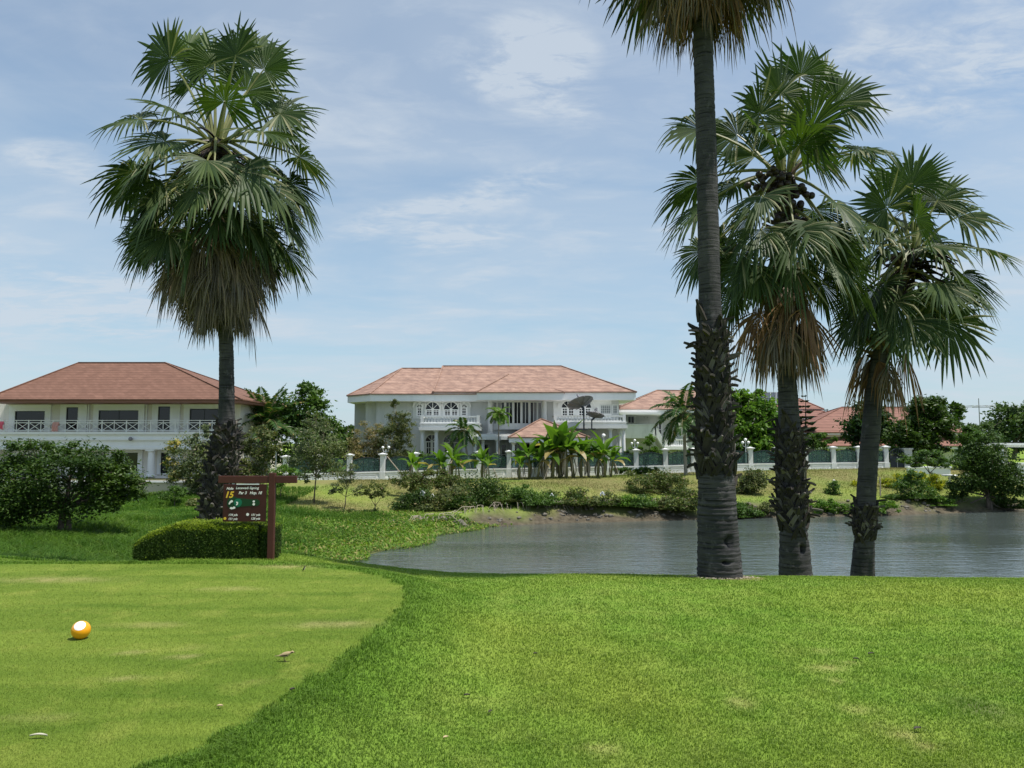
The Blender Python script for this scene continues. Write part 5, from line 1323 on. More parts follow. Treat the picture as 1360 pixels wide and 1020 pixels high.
def house_solar():
    Y = 92.0; X = lambda px, y=Y: P(px, 540, y).x; Z = lambda py, y=Y: P(680, py, y).z; gz = -.5
    root = thing('house', 'far two-storey house with solar panels along its ridge, behind the glossy tree', 'house', (X(1040), Y, gz))
    mb = MB(); mb.box(X(975), X(1082), Y+1, Y+11, gz-.4, Z(545, Y+1)); mb.build('wall', M['cream'], root)
    hip('roof', X(968), X(1094), Y, Y+12, Z(543.5), X(1000, Y+6), X(1062, Y+6), Y+6, Y+6, Z(529.5, Y+6), M['tile_c'], root, fh=.5, fm='white')
    mb = MB(); mb.box(X(1045), X(1108), Y-3.5, Y+.9, gz-.4, Z(553, Y-3)); mb.build('wall', M['cream'], root)
    hip('roof', X(1040, Y-4), X(1116, Y-4), Y-4, Y+4, Z(553, Y-4), X(1068, Y), X(1090, Y), Y, Y, Z(545.5, Y), M['tile_c'], root, fh=.3, fm='white')
    a, b = P(1005, 543, Y+2), P(1046, 521, Y+6.5)
    me = MB(); me.add([(X(1000, Y+2.2), Y+2.2, Z(537, Y+2.2)), (X(1046, Y+2.2), Y+2.2, Z(537, Y+2.2)), (X(1046, Y+6.8), Y+6.8, Z(521.5, Y+6.8)), (X(1002, Y+6.8), Y+6.8, Z(521.5, Y+6.8))], [(0, 1, 2, 3)])
    o = me.build('solar_panel', M['solar'], root); md = o.modifiers.new('thick', 'SOLIDIFY'); md.thickness = .12
    mb = MB()
    for i in range(7):
        u = i/6; x0 = X(1000, Y+2.2)*(1-u) + X(1046, Y+2.2)*u; x1 = X(1002, Y+6.8)*(1-u) + X(1046, Y+6.8)*u
        mb.bar((x0, Y+2.2, Z(537, Y+2.2)+.05), (x1, Y+6.8, Z(521.5, Y+6.8)+.05), .06, .04)
    for v in (0, .5, 1): 
        y_ = Y+2.2+4.6*v; z_ = Z(537, Y+2.2)*(1-v) + Z(521.5, Y+6.8)*v + .05; mb.bar((X(1000, y_), y_, z_), (X(1046, y_), y_, z_), .08, .05)
    mb.build('panel_frame', M['galv'], root)
house_solar()

# ---------------------------------------------------------------- fence
FP = [379,421,464,508,552,595,636,676,720,764,807,845,884,921,959,997,1033,1070,1107,1141,1177]
def fbase(px): return float(np.interp(px, [379,464,640,844,997,1107,1177], [640,637.5,632.5,628.5,625,623.5,622.5]))
def fY(px): return float(np.interp(px, [379,464,676,844,997,1177], [59,59.5,61.5,64,66,68]))
def fence():
    pb = [P(px, fbase(px), fY(px)) for px in FP]
    root = thing('boundary_fence', 'long white garden fence with capped posts and tinted glass panels across the bank', 'fence', tuple(pb[10]))
    up = Vector((0, 0, 1))
    for i, p in enumerate(pb):
        px = FP[i]; H = P(px, fbase(px)-34.5, fY(px)).z - p.z; H = 2.03; y = p.y; mb = MB(); r = .22
        mb.box(p.x-r, p.x+r, y-r, y+r, p.z-.5, p.z+.55); mb.box(p.x-r*.82, p.x+r*.82, y-r*.82, y+r*.82, p.z+.552, p.z+H-.22)
        mb.box(p.x-r*1.05, p.x+r*1.05, y-r*1.05, y+r*1.05, p.z+H-.218, p.z+H-.14); mb.box(p.x-r*1.45, p.x+r*1.45, y-r*1.45, y+r*1.45, p.z+H-.138, p.z+H-.06)
        mb.add([(p.x-r*1.2, y-r*1.2, p.z+H-.06), (p.x+r*1.2, y-r*1.2, p.z+H-.06), (p.x+r*1.2, y+r*1.2, p.z+H-.06), (p.x-r*1.2, y+r*1.2, p.z+H-.06), (p.x, y, p.z+H+.03)], [(0, 1, 4), (1, 2, 4), (2, 3, 4), (3, 0, 4)])
        mb.build('post', M['white_old'], root)
        if i == len(pb)-1: break
        q = pb[i+1]; d = (q-p); d.z = 0; L = d.length; d.normalize(); n_ = Vector((-d.y, d.x, 0)); n_ = n_ if n_.y < 0 else -n_
        A = p + d*.225; B = q - d*.225
        def plate(mb, u0, u1, z0, z1, o0, o1):
            a0 = A + (B-A)*u0; b0 = A + (B-A)*u1; vs = []
            for (c, zz) in ((a0, z0), (b0, z0), (b0, z1), (a0, z1)):
                vs.append(tuple(c + n_*o0 + up*zz))
            for (c, zz) in ((a0, z0), (b0, z0), (b0, z1), (a0, z1)):
                vs.append(tuple(c + n_*o1 + up*zz))
            mb.add(vs, [(0, 1, 2, 3), (7, 6, 5, 4), (0, 4, 5, 1), (1, 5, 6, 2), (2, 6, 7, 3), (3, 7, 4, 0)])
        mb = MB(); plate(mb, 0, 1, -.5, .50, .12, -.12); plate(mb, 0, 1, .502, .60, .17, -.17); plate(mb, 0, 1, -.5, .12, .16, .122)
        # raised rectangle moulding
        plate(mb, .12, .88, .36, .40, .15, .122); plate(mb, .12, .88, .18, .22, .15, .122); plate(mb, .12, .14, .222, .358, .15, .122); plate(mb, .86, .88, .222, .358, .15, .122)
        mb.build('base_wall', M['white_old'], root)
        # glass panel with a bowed iron top
        mb = MB(); fr = MB(); k = 10; top = lambda u: 1.50 + .22*math.sin(PI*u)
        pr = None; vs = [tuple(A + up*.62), tuple(B + up*.62)]
        for j in range(k+1):
            u = 1 - j/k; c = A + (B-A)*u + up*top(u); vs.append(tuple(c))
            if pr is not None: fr.bar(pr, tuple(c), .05)
            pr = tuple(c)
        mb.add(vs, [tuple(range(len(vs)))])
        gp = mb.build('glass_panel', M['teal_glass'], root)
        fr.bar(tuple(A + up*.65), tuple(B + up*.65), .05); fr.bar(tuple(A + up*.62 + d*.03), tuple(A + up*1.5 + d*.03), .05); fr.bar(tuple(B + up*.62 - d*.03), tuple(B + up*1.5 - d*.03), .05)
        for j in range(1, 5): c = A + (B-A)*(j/5); fr.bar(tuple(c + up*.64), tuple(c + up*top(j/5)), .022)
        for sg in (1, -1):
            c = A + (B-A)*(.5 + .22*sg); run = [tuple(c + d*(.22*(1 - s_/9)*math.cos(s_*.8)*sg) + up*(1.2 + .22*(1 - s_/9)*math.sin(s_*.8))) for s_ in range(9)]
            fr.tube(run, .014, 4)
        fr.build('panel_frame', M['gate'], gp)
fence()
def gate():
    Y = 68.3; a, b = P(1183, 622.5, Y), P(1200, 596, Y); root = thing('gate', 'dark slate metal garden gate with a curved latticed top at the end of the fence', 'gate', ((a.x+b.x)/2, Y, a.z))
    mb = MB(); mb.box(a.x, b.x, Y, Y+.06, a.z, a.z + (b.z-a.z)*.62); mb.build('leaf', M['gate'], root)
    mb = MB(); z0 = a.z + (b.z-a.z)*.62; xm = (a.x+b.x)/2; run = [(a.x + (b.x-a.x)*i/8, Y+.03, z0 + (b.z-z0)*(.55 + .45*math.sin(PI*i/8))) for i in range(9)]
    mb.tube(run, .04, 6)
    for i in range(1, 8): mb.bar((run[i][0], Y+.03, z0), run[i], .035)
    mb.bar((a.x, Y+.03, z0 + .25), (b.x, Y+.03, z0 + .25), .04); mb.bar((a.x+.03, Y+.03, z0), run[0], .06); mb.bar((b.x-.03, Y+.03, z0), run[8], .06); mb.build('lattice', M['gate'], root)
    mb = MB(); mb.bar((xm, Y-.02, a.z+.1), (xm, Y-.02, z0-.05), .05, .04); mb.box(xm+.08, xm+.2, Y-.07, Y-.005, a.z+.8, a.z+.95); mb.build('handle', M['galv'], root)
    c, d_ = P(1201.5, 622.5, Y), P(1210.5, 597, Y); p = thing('gate_pillar', 'plain grey pillar standing beside the dark gate', 'pillar', ((c.x+d_.x)/2, Y, c.z))
    mb = MB(); mb.box(c.x, d_.x, Y-.1, Y+.45, c.z-.4, d_.z); mb.build('shaft', M['grey_wall'], p); mb = MB(); mb.box(c.x-.08, d_.x+.08, Y-.18, Y+.53, d_.z+.002, d_.z+.12); mb.build('cap', M['grey_wall'], p)
gate()
def side_wall():
    Y = 60.5; root = thing('garden_wall', 'white garden wall with a pale terrace block beside the huge dark bush', 'wall', (P(1330, 640, Y).x, Y, ground_z(P(1330, 640, Y).x, Y)))
    a, b = P(1310, 646, Y), P(1400, 617, Y); mb = MB(); mb.box(a.x, b.x, Y, Y+.3, a.z-.8, b.z); mb.build('wall', M['white'], root); mb = MB(); mb.box(a.x-.1, b.x, Y-.12, Y+.42, b.z+.002, b.z+.14); mb.build('coping', M['white'], root)
    a, b = P(1207, 640, 63), P(1262, 615, 63); r2 = thing('garden_wall', 'white wall block behind the flat-topped little tree', 'wall', ((a.x+b.x)/2, 63, a.z)); mb = MB(); mb.box(a.x, b.x, 63, 63.3, a.z-.5, b.z-.4); mb.build('wall', M['white'], r2); mb = MB(); mb.box(a.x-.08, b.x+.08, 62.9, 63.4, b.z-.398, b.z-.28); mb.build('coping', M['white'], r2)
side_wall()
def pergola():
    Y = 61.5; X = lambda px, y=Y: P(px, 600, y).x; Z = lambda py, y=Y: P(680, py, y).z
    root = thing('pergola', 'white flat-roofed pergola with square posts at the edge of the frame', 'pergola', (X(1350), Y+1, Z(617)))
    mb = MB(); mb.box(X(1322), X(1420), Y-.3, Y+3.2, Z(591.5), Z(588.5)); mb.box(X(1326), X(1420), Y-.1, Y+3, Z(594), Z(591.5)-.002); mb.build('roof', M['white'], root)
    for px, y in ((1331, Y), (1380, Y), (1336, Y+2.8), (1372, Y+2.8)):
        mb = MB(); mb.box(X(px, y)-.14, X(px, y)+.14, y, y+.28, Z(618.5, y)-.1, Z(594)-.002); mb.build('post', M['white'], root)
    mb = MB(); mb.bar((X(1318), Y+.1, Z(611)), (X(1331)-.14, Y+.1, Z(611)), .08); mb.bar((X(1318), Y+.1, Z(616)), (X(1331)-.14, Y+.1, Z(616)), .06)
    for i in range(5): x = X(1318.5 + i*2.5); mb.bar((x, Y+.1, Z(616)), (x, Y+.1, Z(611)), .04)
    mb.build('railing', M['white'], root)
pergola()
# ---------------------------------------------------------------- hole sign
def text(name, body, parent, x, y, z, size, m, shear=.28, align='LEFT', bold=0.0):
    c = bpy.data.curves.new(name, 'FONT'); c.body = body; c.size = size; c.shear = shear; c.extrude = .0015; c.align_x = align; c.offset = bold; c.materials.append(M[m])
    tmp = link(bpy.data.objects.new('tmp', c)); me = bpy.data.meshes.new_from_object(tmp.evaluated_get(bpy.context.evaluated_depsgraph_get())); bpy.data.objects.remove(tmp)
    o = link(bpy.data.objects.new(name, me), parent); o.rotation_euler = (PI/2, 0, 0); o.location = Vector((x, y, z)) - origin_of(parent); return o
def sign():
    Y = 11.3; b = P(363, 741, Y); gz = ground_z(b.x, Y)
    root = thing('hole_sign', 'brown wooden golf hole sign, board hung from a cross beam on one post', 'sign', (b.x, Y, gz))
    X = lambda px: P(px, 660, Y).x; Z = lambda py: P(360, py, Y).z
    x0, x1 = X(357.5), X(365.5); wd = x1-x0
    def bevel(o, w): md = o.modifiers.new('edge', 'BEVEL'); md.width = w; md.segments = 2; md.limit_method = 'ANGLE'
    mb = MB(); mb.box(x0, x1, Y-wd/2, Y+wd/2, gz-.2, Z(628)); bevel(mb.build('post', M['brown'], root), .006)
    mb = MB(); mb.box(X(290), X(394), Y-wd*.36, Y+wd*.36, Z(641.5), Z(632)); bevel(mb.build('beam', M['brown'], root), .006)
    # board: bevelled slab under the beam
    mb = MB(); bx0, bx1, bz0, bz1 = X(297.5), X(354), Z(692.5), Z(643.2)
    mb.box(bx0, bx1, Y-.035, Y+.005, bz0, bz1); bd = mb.build('board', M['board'], root); bevel(bd, .004)
    for px in (310, 342): mb = MB(); mb.box(X(px)-.02, X(px)+.02, Y-.02, Y-.008, bz1-.012, Z(641.5)+.004); mb.build('hanger', M['galv'], root)
    mb = MB(); mb.box(X(315), X(345), Y-.045, Y-.037, Z(643.6), Z(642.3)); mb.build('edge_strip', M['white_old'], root)
    yf = Y-.0375; W = bx1-bx0; H = bz1-bz0
    at = lambda u, v: (bx0 + W*u, yf, bz1 - H*v)
    k = (X(358)-X(296))/1360     # measured on a close view 1360 wide
    U = lambda cx: X(296) + cx*k
    Zt = lambda cy: Z(640) - (cy/614*28)*(Z(640)-Z(668))/28
    Zb = lambda cy: Z(666) - (cy/658*30)*(Z(666)-Z(696))/30
    text('lettering', 'Hole', bd, U(125), yf, Zt(222), .050, 'letter', .25, bold=.0012)
    text('lettering', 'Lenawadi Signing', bd, U(395), yf, Zt(205), .0495, 'letter', .25, bold=.0009)
    text('lettering', 'Par 3   Hcp. 18', bd, U(480), yf, Zt(352), .0555, 'letter', .25, bold=.0013)
    text('number', '15', bd, U(75), yf, Zt(452), .125, 'yellow', .25, bold=.004)
    text('lettering', '174 yds', bd, U(195), yf, Zb(415), .044, 'letter', .25, bold=.0009)
    text('lettering', '131 yds', bd, U(195), yf, Zb(530), .044, 'letter', .25, bold=.0009)
    text('lettering', '151 yds', bd, U(850), yf, Zb(412), .044, 'letter', .25, bold=.0009)
    text('lettering', '128 yds', bd, U(850), yf, Zb(522), .044, 'letter', .25, bold=.0009)
    def blob(name, pts, m, y0, y1=None):
        mb = MB(); mb.prism([(U(a), z) for a, z in pts], y0, y0 + .003); mb.build(name, M[m], bd)
    circ = lambda cx, cz, r, n=16, ry=None: [(cx + r*math.cos(2*PI*i/n), cz + (ry or r)*k*math.sin(2*PI*i/n)) for i in range(n)]
    zc = Zb(35)
    out = []
    for i in range(26):      # club-shaped outline of the hole: round green end, long neck
        a = PI*.28 + (2*PI - PI*.56)*i/25; out.append((330 + 175*math.cos(a), zc + 185*k*math.sin(a)*.98))
    out = out + [(620, zc - 105*k), (760, zc - 92*k), (1040, zc - 85*k), (1100, zc - 40*k), (1100, zc + 50*k), (1030, zc + 105*k), (760, zc + 105*k), (620, zc + 130*k)]
    blob('map_fairway', out, 'map_dark', yf-.001)
    blob('map_green', circ(470, zc + 5*k, 118, 18), 'map_teal', yf-.0045)
    for pts in ([(200, Zb(70)), (235, Zb(85)), (262, Zb(40)), (330, Zt(575)), (325, Zt(535)), (280, Zt(525)), (235, Zt(560))], [(415, Zb(10)), (440, Zt(565)), (480, Zb(20)), (475, Zb(80)), (440, Zb(112)), (418, Zb(90)), (445, Zb(50))], [(238, Zb(195)), (262, Zb(160)), (300, Zb(158)), (325, Zb(170)), (350, Zb(140)), (398, Zb(150)), (400, Zb(195)), (360, Zb(212)), (315, Zb(218)), (290, Zb(225))]):
        blob('bunker_mark', pts[::-1], 'letter', yf-.008)
    for z, r in ((Zt(565), 32), (Zb(75), 36)): blob('tee_mark', circ(932, z, r, 12), 'letter', yf-.006)
    blob('distance_dot', circ(760, Zb(372), 42, 14), 'letter', yf-.0015); blob('distance_dot', circ(105, Zb(490), 40, 14), 'yellow', yf-.0015)
sign()

# ---------------------------------------------------------------- tee marker ball
def tee_marker():
    gx, gy = at_ground(107, 848.5); r = 11.6*S(gy); z = ground_z(gx, gy) + r*.97
    root = thing('tee_marker', 'shiny orange ball with a white disc, marking the tee', 'tee marker', (gx, gy, z - r))
    mb = MB(); mb.sphere((gx, gy, z), r, 40, 28); mb.build('ball', M['orange'], root, smooth=True)
    # white painted cap facing up towards the viewer
    d = Vector((.20, -.66, .70)).normalized(); u = d.cross(Vector((0, 0, 1))).normalized(); w_ = u.cross(d); mb = MB(); vs = []; n = 28; rows = 6; am = .62
    for i in range(rows+1):
        a = am*i/rows + .001
        for j in range(n):
            p = 2*PI*j/n; v = d*math.cos(a) + (u*math.cos(p) + w_*math.sin(p))*math.sin(a); vs.append(tuple(Vector((gx, gy, z)) + v*(r*1.004)))
    mb.add(vs, [(i*n+j, i*n+(j+1) % n, (i+1)*n+(j+1) % n, (i+1)*n+j) for i in range(rows) for j in range(n)]); mb.build('disc', M['ballwhite'], root, smooth=True)
    mb = MB(); mb.tube([(gx, gy, z-r*1.02), (gx, gy, z-r*1.5)], .008, 8); mb.build('spike', M['galv'], root)
tee_marker()

# ---------------------------------------------------------------- birds
def bird(label, px, py, L, rise, cols, legcol, seed):
    gx, gy = at_ground(px, py); gz = ground_z(gx, gy) + .008
    root = thing('bird', label, 'bird', (gx, gy, gz)); lh = L*.20
    # spine from tail tip to beak, each ring: x, z, half-height, half-width
    R_ = [(-.60,.02,.010,.022),(-.42,.06,.018,.036),(-.28,.11,.065,.062),(-.16,.16,.125,.105),(-.02,.20,.155,.125),(.12,.25,.145,.118),(.22,.31,.100,.088),(.28,.36,.080,.072),(.34,.40,.080,.072),(.40,.40,.055,.05),(.435,.395,.022,.02),(.47,.39,.014,.013),(.52,.38,.003,.003)]
    ca, sa = math.cos(rise), math.sin(rise); mb = MB(); n = 14; vs = []; fs = []; mi = []
    for (x, z, h, w) in R_:
        xx = x*ca - (z-.15)*sa; zz = x*sa + (z-.15)*ca + .15
        for j in range(n):
            a = 2*PI*j/n; vs.append((gx + L*(xx - h*math.sin(a)*sa), gy + L*w*math.cos(a), gz + lh + L*(zz + h*math.sin(a)*ca) - L*.06))
    k = len(R_)
    for i in range(k-1):
        for j in range(n):
            fs.append((i*n+j, i*n+(j+1) % n, (i+1)*n+(j+1) % n, (i+1)*n+j)); a = math.sin(2*PI*(j+.5)/n)
            mi.append(3 if i >= 10 else 1 if a < -.35 and i > 2 else 2 if (i in (7, 8) and abs(a) < .25) or (i in (2, 3, 4) and -.35 < a < .15) else 0)
    fs += [tuple(range(n))[::-1], tuple((k-1)*n+j for j in range(n))]; mi += [0, 3]
    mb.add(vs, fs); mb.m = mi
    mb.build('body', [paint(label[:8] + ' feather %d' % i, c, .7, .25, 60) for i, c in enumerate(cols)], root, smooth=True)
    lm_ = paint(label[:8] + ' leg', legcol, .6, .1)
    for sd, o in ((-1, .0), (1, -.07)):
        mb = MB(); y = gy + sd*L*.05; x = gx + L*o
        mb.tube([(x, y, gz + lh + L*.02), (x - L*.05, y, gz + lh*.5), (x, y, gz)], L*.012, 5)
        for q in (-.35, 0, .35): mb.tube([(x, y, gz), (x + L*.09*math.cos(q), y + L*.09*math.sin(q), gz - .003)], L*.008, 4)
        mb.tube([(x, y, gz), (x - L*.06, y, gz-.003)], L*.008, 4); mb.build('leg', lm_, root)
bird('pale brown bird walking on the tee near its edge', 379, 879, .135, -.16, [(.38,.29,.16),(.42,.36,.22),(.05,.036,.02),(.10,.07,.035)], (.12,.08,.05), 1)
bird('dark bird with white belly at the far edge of the tee', 404, 759, .085, .62, [(.03,.025,.018),(.55,.5,.42),(.02,.018,.014),(.35,.22,.05)], (.35,.28,.1), 2)

# ---------------------------------------------------------------- litter on the lawn
def dry_leaf(label, px, py, L, W, az, m, z0=-.4):
    gx, gy = at_ground(px, py, z0); gz = ground_z(gx, gy) + (.014 if z0 == 0 else .026); mb = MB(); n = 9; vs = []; d = Vector((math.cos(az), math.sin(az), 0)); s_ = Vector((-d.y, d.x, 0))
    for i in range(n):
        u = i/(n-1); w_ = W*math.sin(PI*min(1, .06 + u*.93))**.7; c = Vector((gx, gy, gz + L*.07*math.sin(PI*u))) + d*L*(u-.5)
        vs += [tuple(c - s_*w_ + Vector((0, 0, .008))), tuple(c), tuple(c + s_*w_ + Vector((0, 0, .008)))]
    mb.add(vs, [f for i in range(n-1) for f in ((i*3, i*3+3, i*3+4, i*3+1), (i*3+1, i*3+4, i*3+5, i*3+2))])
    o = mb.build('fallen_leaf', M[m], None); tag(o, label, 'leaf'); md = o.modifiers.new('thick', 'SOLIDIFY'); md.thickness = .002
M['leaf_pale'] = paint('bleached leaf', (.5,.48,.38), .6, .1, 20); M['leaf_dark'] = paint('dark fallen leaf', (.04,.035,.025), .7, .2, 20); M['leaf_tan'] = paint('tan fallen leaf', (.45,.36,.2), .7, .15, 20)
dry_leaf('bleached white curled leaf lying on the tee', 51, 981, .095, .008, .05, 'leaf_pale', 0)
dry_leaf('dark curled leaf beside the pale scuff line on the lawn', 1219, 973, .06, .014, .3, 'leaf_dark')
dry_leaf('small dark leaf by the tee edge on the longer grass', 388, 924, .035, .010, .8, 'leaf_dark')
dry_leaf('small black leaf alone in the middle of the lawn', 711, 872, .04, .010, .2, 'leaf_dark')
dry_leaf('dark leaf left of the pale scuffs on the lawn', 1137, 879, .05, .012, -.3, 'leaf_dark')
dry_leaf('dark leaf close behind the pale scuffs, the farther of two', 1157, 872, .06, .012, .1, 'leaf_dark')
dry_leaf('tan leaf on the tee rim halfway along its straight edge', 292, 941, .035, .010, .1, 'leaf_tan', 0)
dry_leaf('tiny tan leaf on the lawn below the pale bird', 592, 985, .035, .010, .6, 'leaf_tan')
dry_leaf('dark leaf on the lawn in line with the pavilion', 651, 950, .045, .010, 1.1, 'leaf_dark')
dry_leaf('dark leaf on the lawn beyond the tiny tan leaf', 620, 928, .045, .010, .2, 'leaf_dark')

# ---------------------------------------------------------------- lamps, poles, garden things
def globe_lamp(label, px, py_g, py_b, Y, k, r=.115):
    b = P(px, py_b, Y); g_ = P(px, py_g, Y); gz = ground_z(b.x, Y); root = thing('globe_lamp', label, 'garden lamp', (b.x, Y, gz)); mb = MB()
    mb.tube([(b.x, Y, gz), (b.x, Y, g_.z-.15)], [.07, .04], 8)
    off = {1: [(0, 0)], 2: [(-.24, 0), (.24, .02)], 3: [(-.25, 0), (.25, .02), (0, .26)]}[k]
    for ox, oz in off: mb.tube([(b.x, Y, g_.z-.3), (b.x+ox*.7, Y, g_.z-.34), (b.x+ox, Y, g_.z+oz-r)], .025, 6)
    mb.build('pole', M['white_old'], root)
    for ox, oz in off: q = MB(); q.sphere((b.x+ox, Y, g_.z+oz), r, 14, 10); q.build('globe', M['globe'], root, smooth=True)
globe_lamp('garden lamp with two white globes near the bamboo', 512, 594.5, 632, 61.5, 2)
globe_lamp('garden lamp with three white globes beside the tiered clipped tree', 843.5, 589, 628, 65.2, 3)
globe_lamp('garden lamp with white globes half hidden by the glossy tree', 991, 588, 625, 67.2, 3, .14)
globe_lamp('single white globe lamp next to the pavilion roof corner', 802, 578.5, 626, 64.5, 1, .17)
def solar_lamp():
    Y = 56; b, t_ = P(366, 632, Y), P(366, 594, Y); gz = ground_z(b.x, Y); root = thing('solar_lamp', 'thin pole lamp with a slanted solar panel beside the date palm', 'lamp', (b.x, Y, gz))
    mb = MB(); mb.tube([(b.x, Y, gz), (b.x, Y, t_.z)], .05, 8); mb.build('pole', M['galv'], root)
    a, c = P(366, 592, Y), P(386, 584, Y); mb = MB(); mb.bar(tuple(a), tuple(c), .5, .06); mb.build('panel', M['galv'], root)
    mb = MB(); d, e = P(352, 594, Y), P(362, 590, Y); mb.bar(tuple(d), tuple(e), .3, .08); mb.build('lamp_head', M['galv'], root)
solar_lamp()
def power_pole():
    Y = 125; b, t_ = P(1303, 600, Y), P(1303, 529, Y); root = thing('power_pole', 'thin far electricity pole with a cross arm and wires above the trees', 'power pole', (b.x, Y, ground_z(b.x, Y)))
    mb = MB(); mb.tube([(b.x, Y, ground_z(b.x, Y)-.2), (b.x, Y, t_.z)], [.10, .06], 8); mb.build('pole', M['steel'], root)
    z = P(1303, 541, Y).z; mb = MB(); x0, x1 = P(1291, 541, Y).x, P(1316, 541, Y).x; mb.bar((x0, Y, z), (x1, Y, z), .09); mb.build('cross_arm', M['steel'], root)
    for i, q in enumerate((x0+.1, x0+.7, x1-.7, x1-.1)):
        m_ = MB(); m_.tube([(q, Y, z+.08), (q, Y, z+.32)], .05, 6); m_.build('insulator', M['globe'], root)
        far = Vector((q-26, Y+40, z+.8)); n = 10; run = [(q + (far.x-q)*j/n, Y + 40*j/n, z+.32 + .5*j/n - 1.0*math.sin(PI*j/n)) for j in range(n+1)]
        m_ = MB(); m_.tube(run, .022, 4); m_.build('wire', M['steel'], root)
        run = [(q + 26*j/n, Y - 14*j/n, z+.32 - 1.0*math.sin(PI*j/n)) for j in range(n+1)]; m_ = MB(); m_.tube(run, .022, 4); m_.build('wire', M['steel'], root)
power_pole()
def garden_table():
    Y = 57.5; c = P(1261, 632, Y); gz = ground_z(c.x, Y); root = thing('garden_table', 'white round garden table under the flat-topped little tree', 'table', (c.x, Y, gz)); mb = MB()
    mb.lathe([(.52, .70), (.55, .72), (.55, .76), (.52, .78)], (c.x, Y, gz), 20); mb.build('tabletop', M['white'], root); mb = MB(); mb.lathe([(.28, 0), (.28, .05), (.08, .1), (.06, .4), (.12, .695)], (c.x, Y, gz), 14); mb.build('pedestal', M['white'], root)
    for i, (dx, dy, lab) in enumerate(((-1.0, .1, 'white garden chair on the bush side of the round table'), (.95, -.1, 'white garden chair between the round table and the huge bush'))):
        x, y = c.x+dx, Y+dy; g_ = ground_z(x, y); r2 = thing('garden_chair', lab, 'chair', (x, y, g_)); s_ = 1 if dx < 0 else -1
        mb = MB(); mb.box(x-.24, x+.24, y-.23, y+.23, g_+.42, g_+.46); mb.build('seat', M['white'], r2)
        mb = MB(); xb = x - s_*.23
        for q in (-.2, -.1, 0, .1, .2): mb.bar((xb, y+q, g_+.46), (xb-s_*.08, y+q, g_+.9), .03)
        mb.bar((xb-s_*.08, y-.24, g_+.9), (xb-s_*.08, y+.24, g_+.9), .05); mb.build('backrest', M['white'], r2)
        for a in (-.2, .2):
            for b in (-.19, .19): mb = MB(); mb.bar((x+a, y+b, g_-.02), (x+a*.9, y+b*.9, g_+.418), .04); mb.build('leg', M['white'], r2)
garden_table()
def marker_post():
    Y = 52.5; b = P(1108, 651, Y); gz = ground_z(b.x, Y); z1 = max(P(1108, 636, Y).z, gz + .5); root = thing('marker_post', 'short white wooden post behind the small round bush', 'post', (b.x, Y, gz))
    mb = MB(); w_ = .085; mb.box(b.x-w_, b.x+w_, Y-w_*.5, Y+w_*.5, gz-.2, z1-.12); mb.add([(b.x-w_, Y-w_*.5, z1-.12), (b.x+w_, Y-w_*.5, z1-.12), (b.x+w_, Y+w_*.5, z1-.12), (b.x-w_, Y+w_*.5, z1-.12), (b.x, Y, z1)], [(0, 1, 4), (1, 2, 4), (2, 3, 4), (3, 0, 4)]); mb.build('shaft', M['cream'], root)
    mb = MB(); mb.box(b.x-w_-.01, b.x+w_+.01, Y-w_*.5-.01, Y+w_*.5+.01, z1-.42, z1-.28); mb.build('band', M['white'], root)
marker_post()
for i, (px, py0, py1, lab) in enumerate(((1162, 632, 658, 'bare stake leaning beside the slender palm trunk'), (1169, 634, 660, 'upright bare stake in front of the yellow crotons'))):
    Y = 51.5; b = P(px, py1, Y); gz = ground_z(b.x, Y); t_ = P(px-1.5+i, py0, Y); mb = MB(); mb.tube([(b.x, Y, gz-.1), tuple((Vector((b.x, Y, gz)) + t_)/2 + Vector((.02, 0, 0))), tuple(t_)], [.05, .045, .04], 7); tag(mb.build('stake', M['stake']), lab, 'stake')
for i, (x0, y0, x1, y1, lab) in enumerate(((514, 606, 541, 634, 'long pole leaning on the fence below the bamboo'), (655, 622, 662, 650, 'pale pole propped under the banana plants'), (722, 636, 732, 612, 'thin prop pole slanting among the tallest banana plants'))):
    Y = 57.2; a, b = P(x0, y0, Y), P(x1, y1, Y); lo = a if a.z < b.z else b; hi = b if lo is a else a; gz = ground_z(lo.x, Y); mb = MB(); mb.tube([(lo.x, Y, gz-.05), tuple((Vector((lo.x, Y, gz))+hi)/2), tuple(hi)], .04, 6); tag(mb.build('prop_pole', M['stake']), lab, 'pole')
# rags and litter on the far shore
for i, (px, py, L, W, lab) in enumerate(((561, 654, .55, .3, 'white rag caught in the brownish thicket'), (575, 657, .35, .2, 'smaller white rag beside the first in the thicket'), (569, 671, .4, .2, 'white scrap low in the brownish thicket'), (692, 662, .5, .12, 'pale dead palm leaf lying in the low shore bush'), (733, 656, .4, .1, 'pale strip of litter over the sparse shore bush'), (800, 654, .5, .2, 'white litter above the bare roots of the bank'))):
    Y = 44.6 + .003*(px-560); c = P(px, py, Y); rg = np.random.default_rng(300+i); n = 6; vs = []
    for u in range(n):
        for v in range(n): vs.append((c.x + L*.5*(u/(n-1)-.5) + rg.normal(0, .03), Y + .1*math.sin(u*1.3) + rg.normal(0, .04), c.z + W*(v/(n-1)-.5) + rg.normal(0, .03) - .05*abs(u-2.5)))
    mb = MB(); mb.add(vs, [(u*n+v, u*n+n+v, u*n+n+v+1, u*n+v+1) for u in range(n-1) for v in range(n-1)]); o = mb.build('rag', M['white_old']); tag(o, lab, 'rag'); md = o.modifiers.new('thick', 'SOLIDIFY'); md.thickness = .01
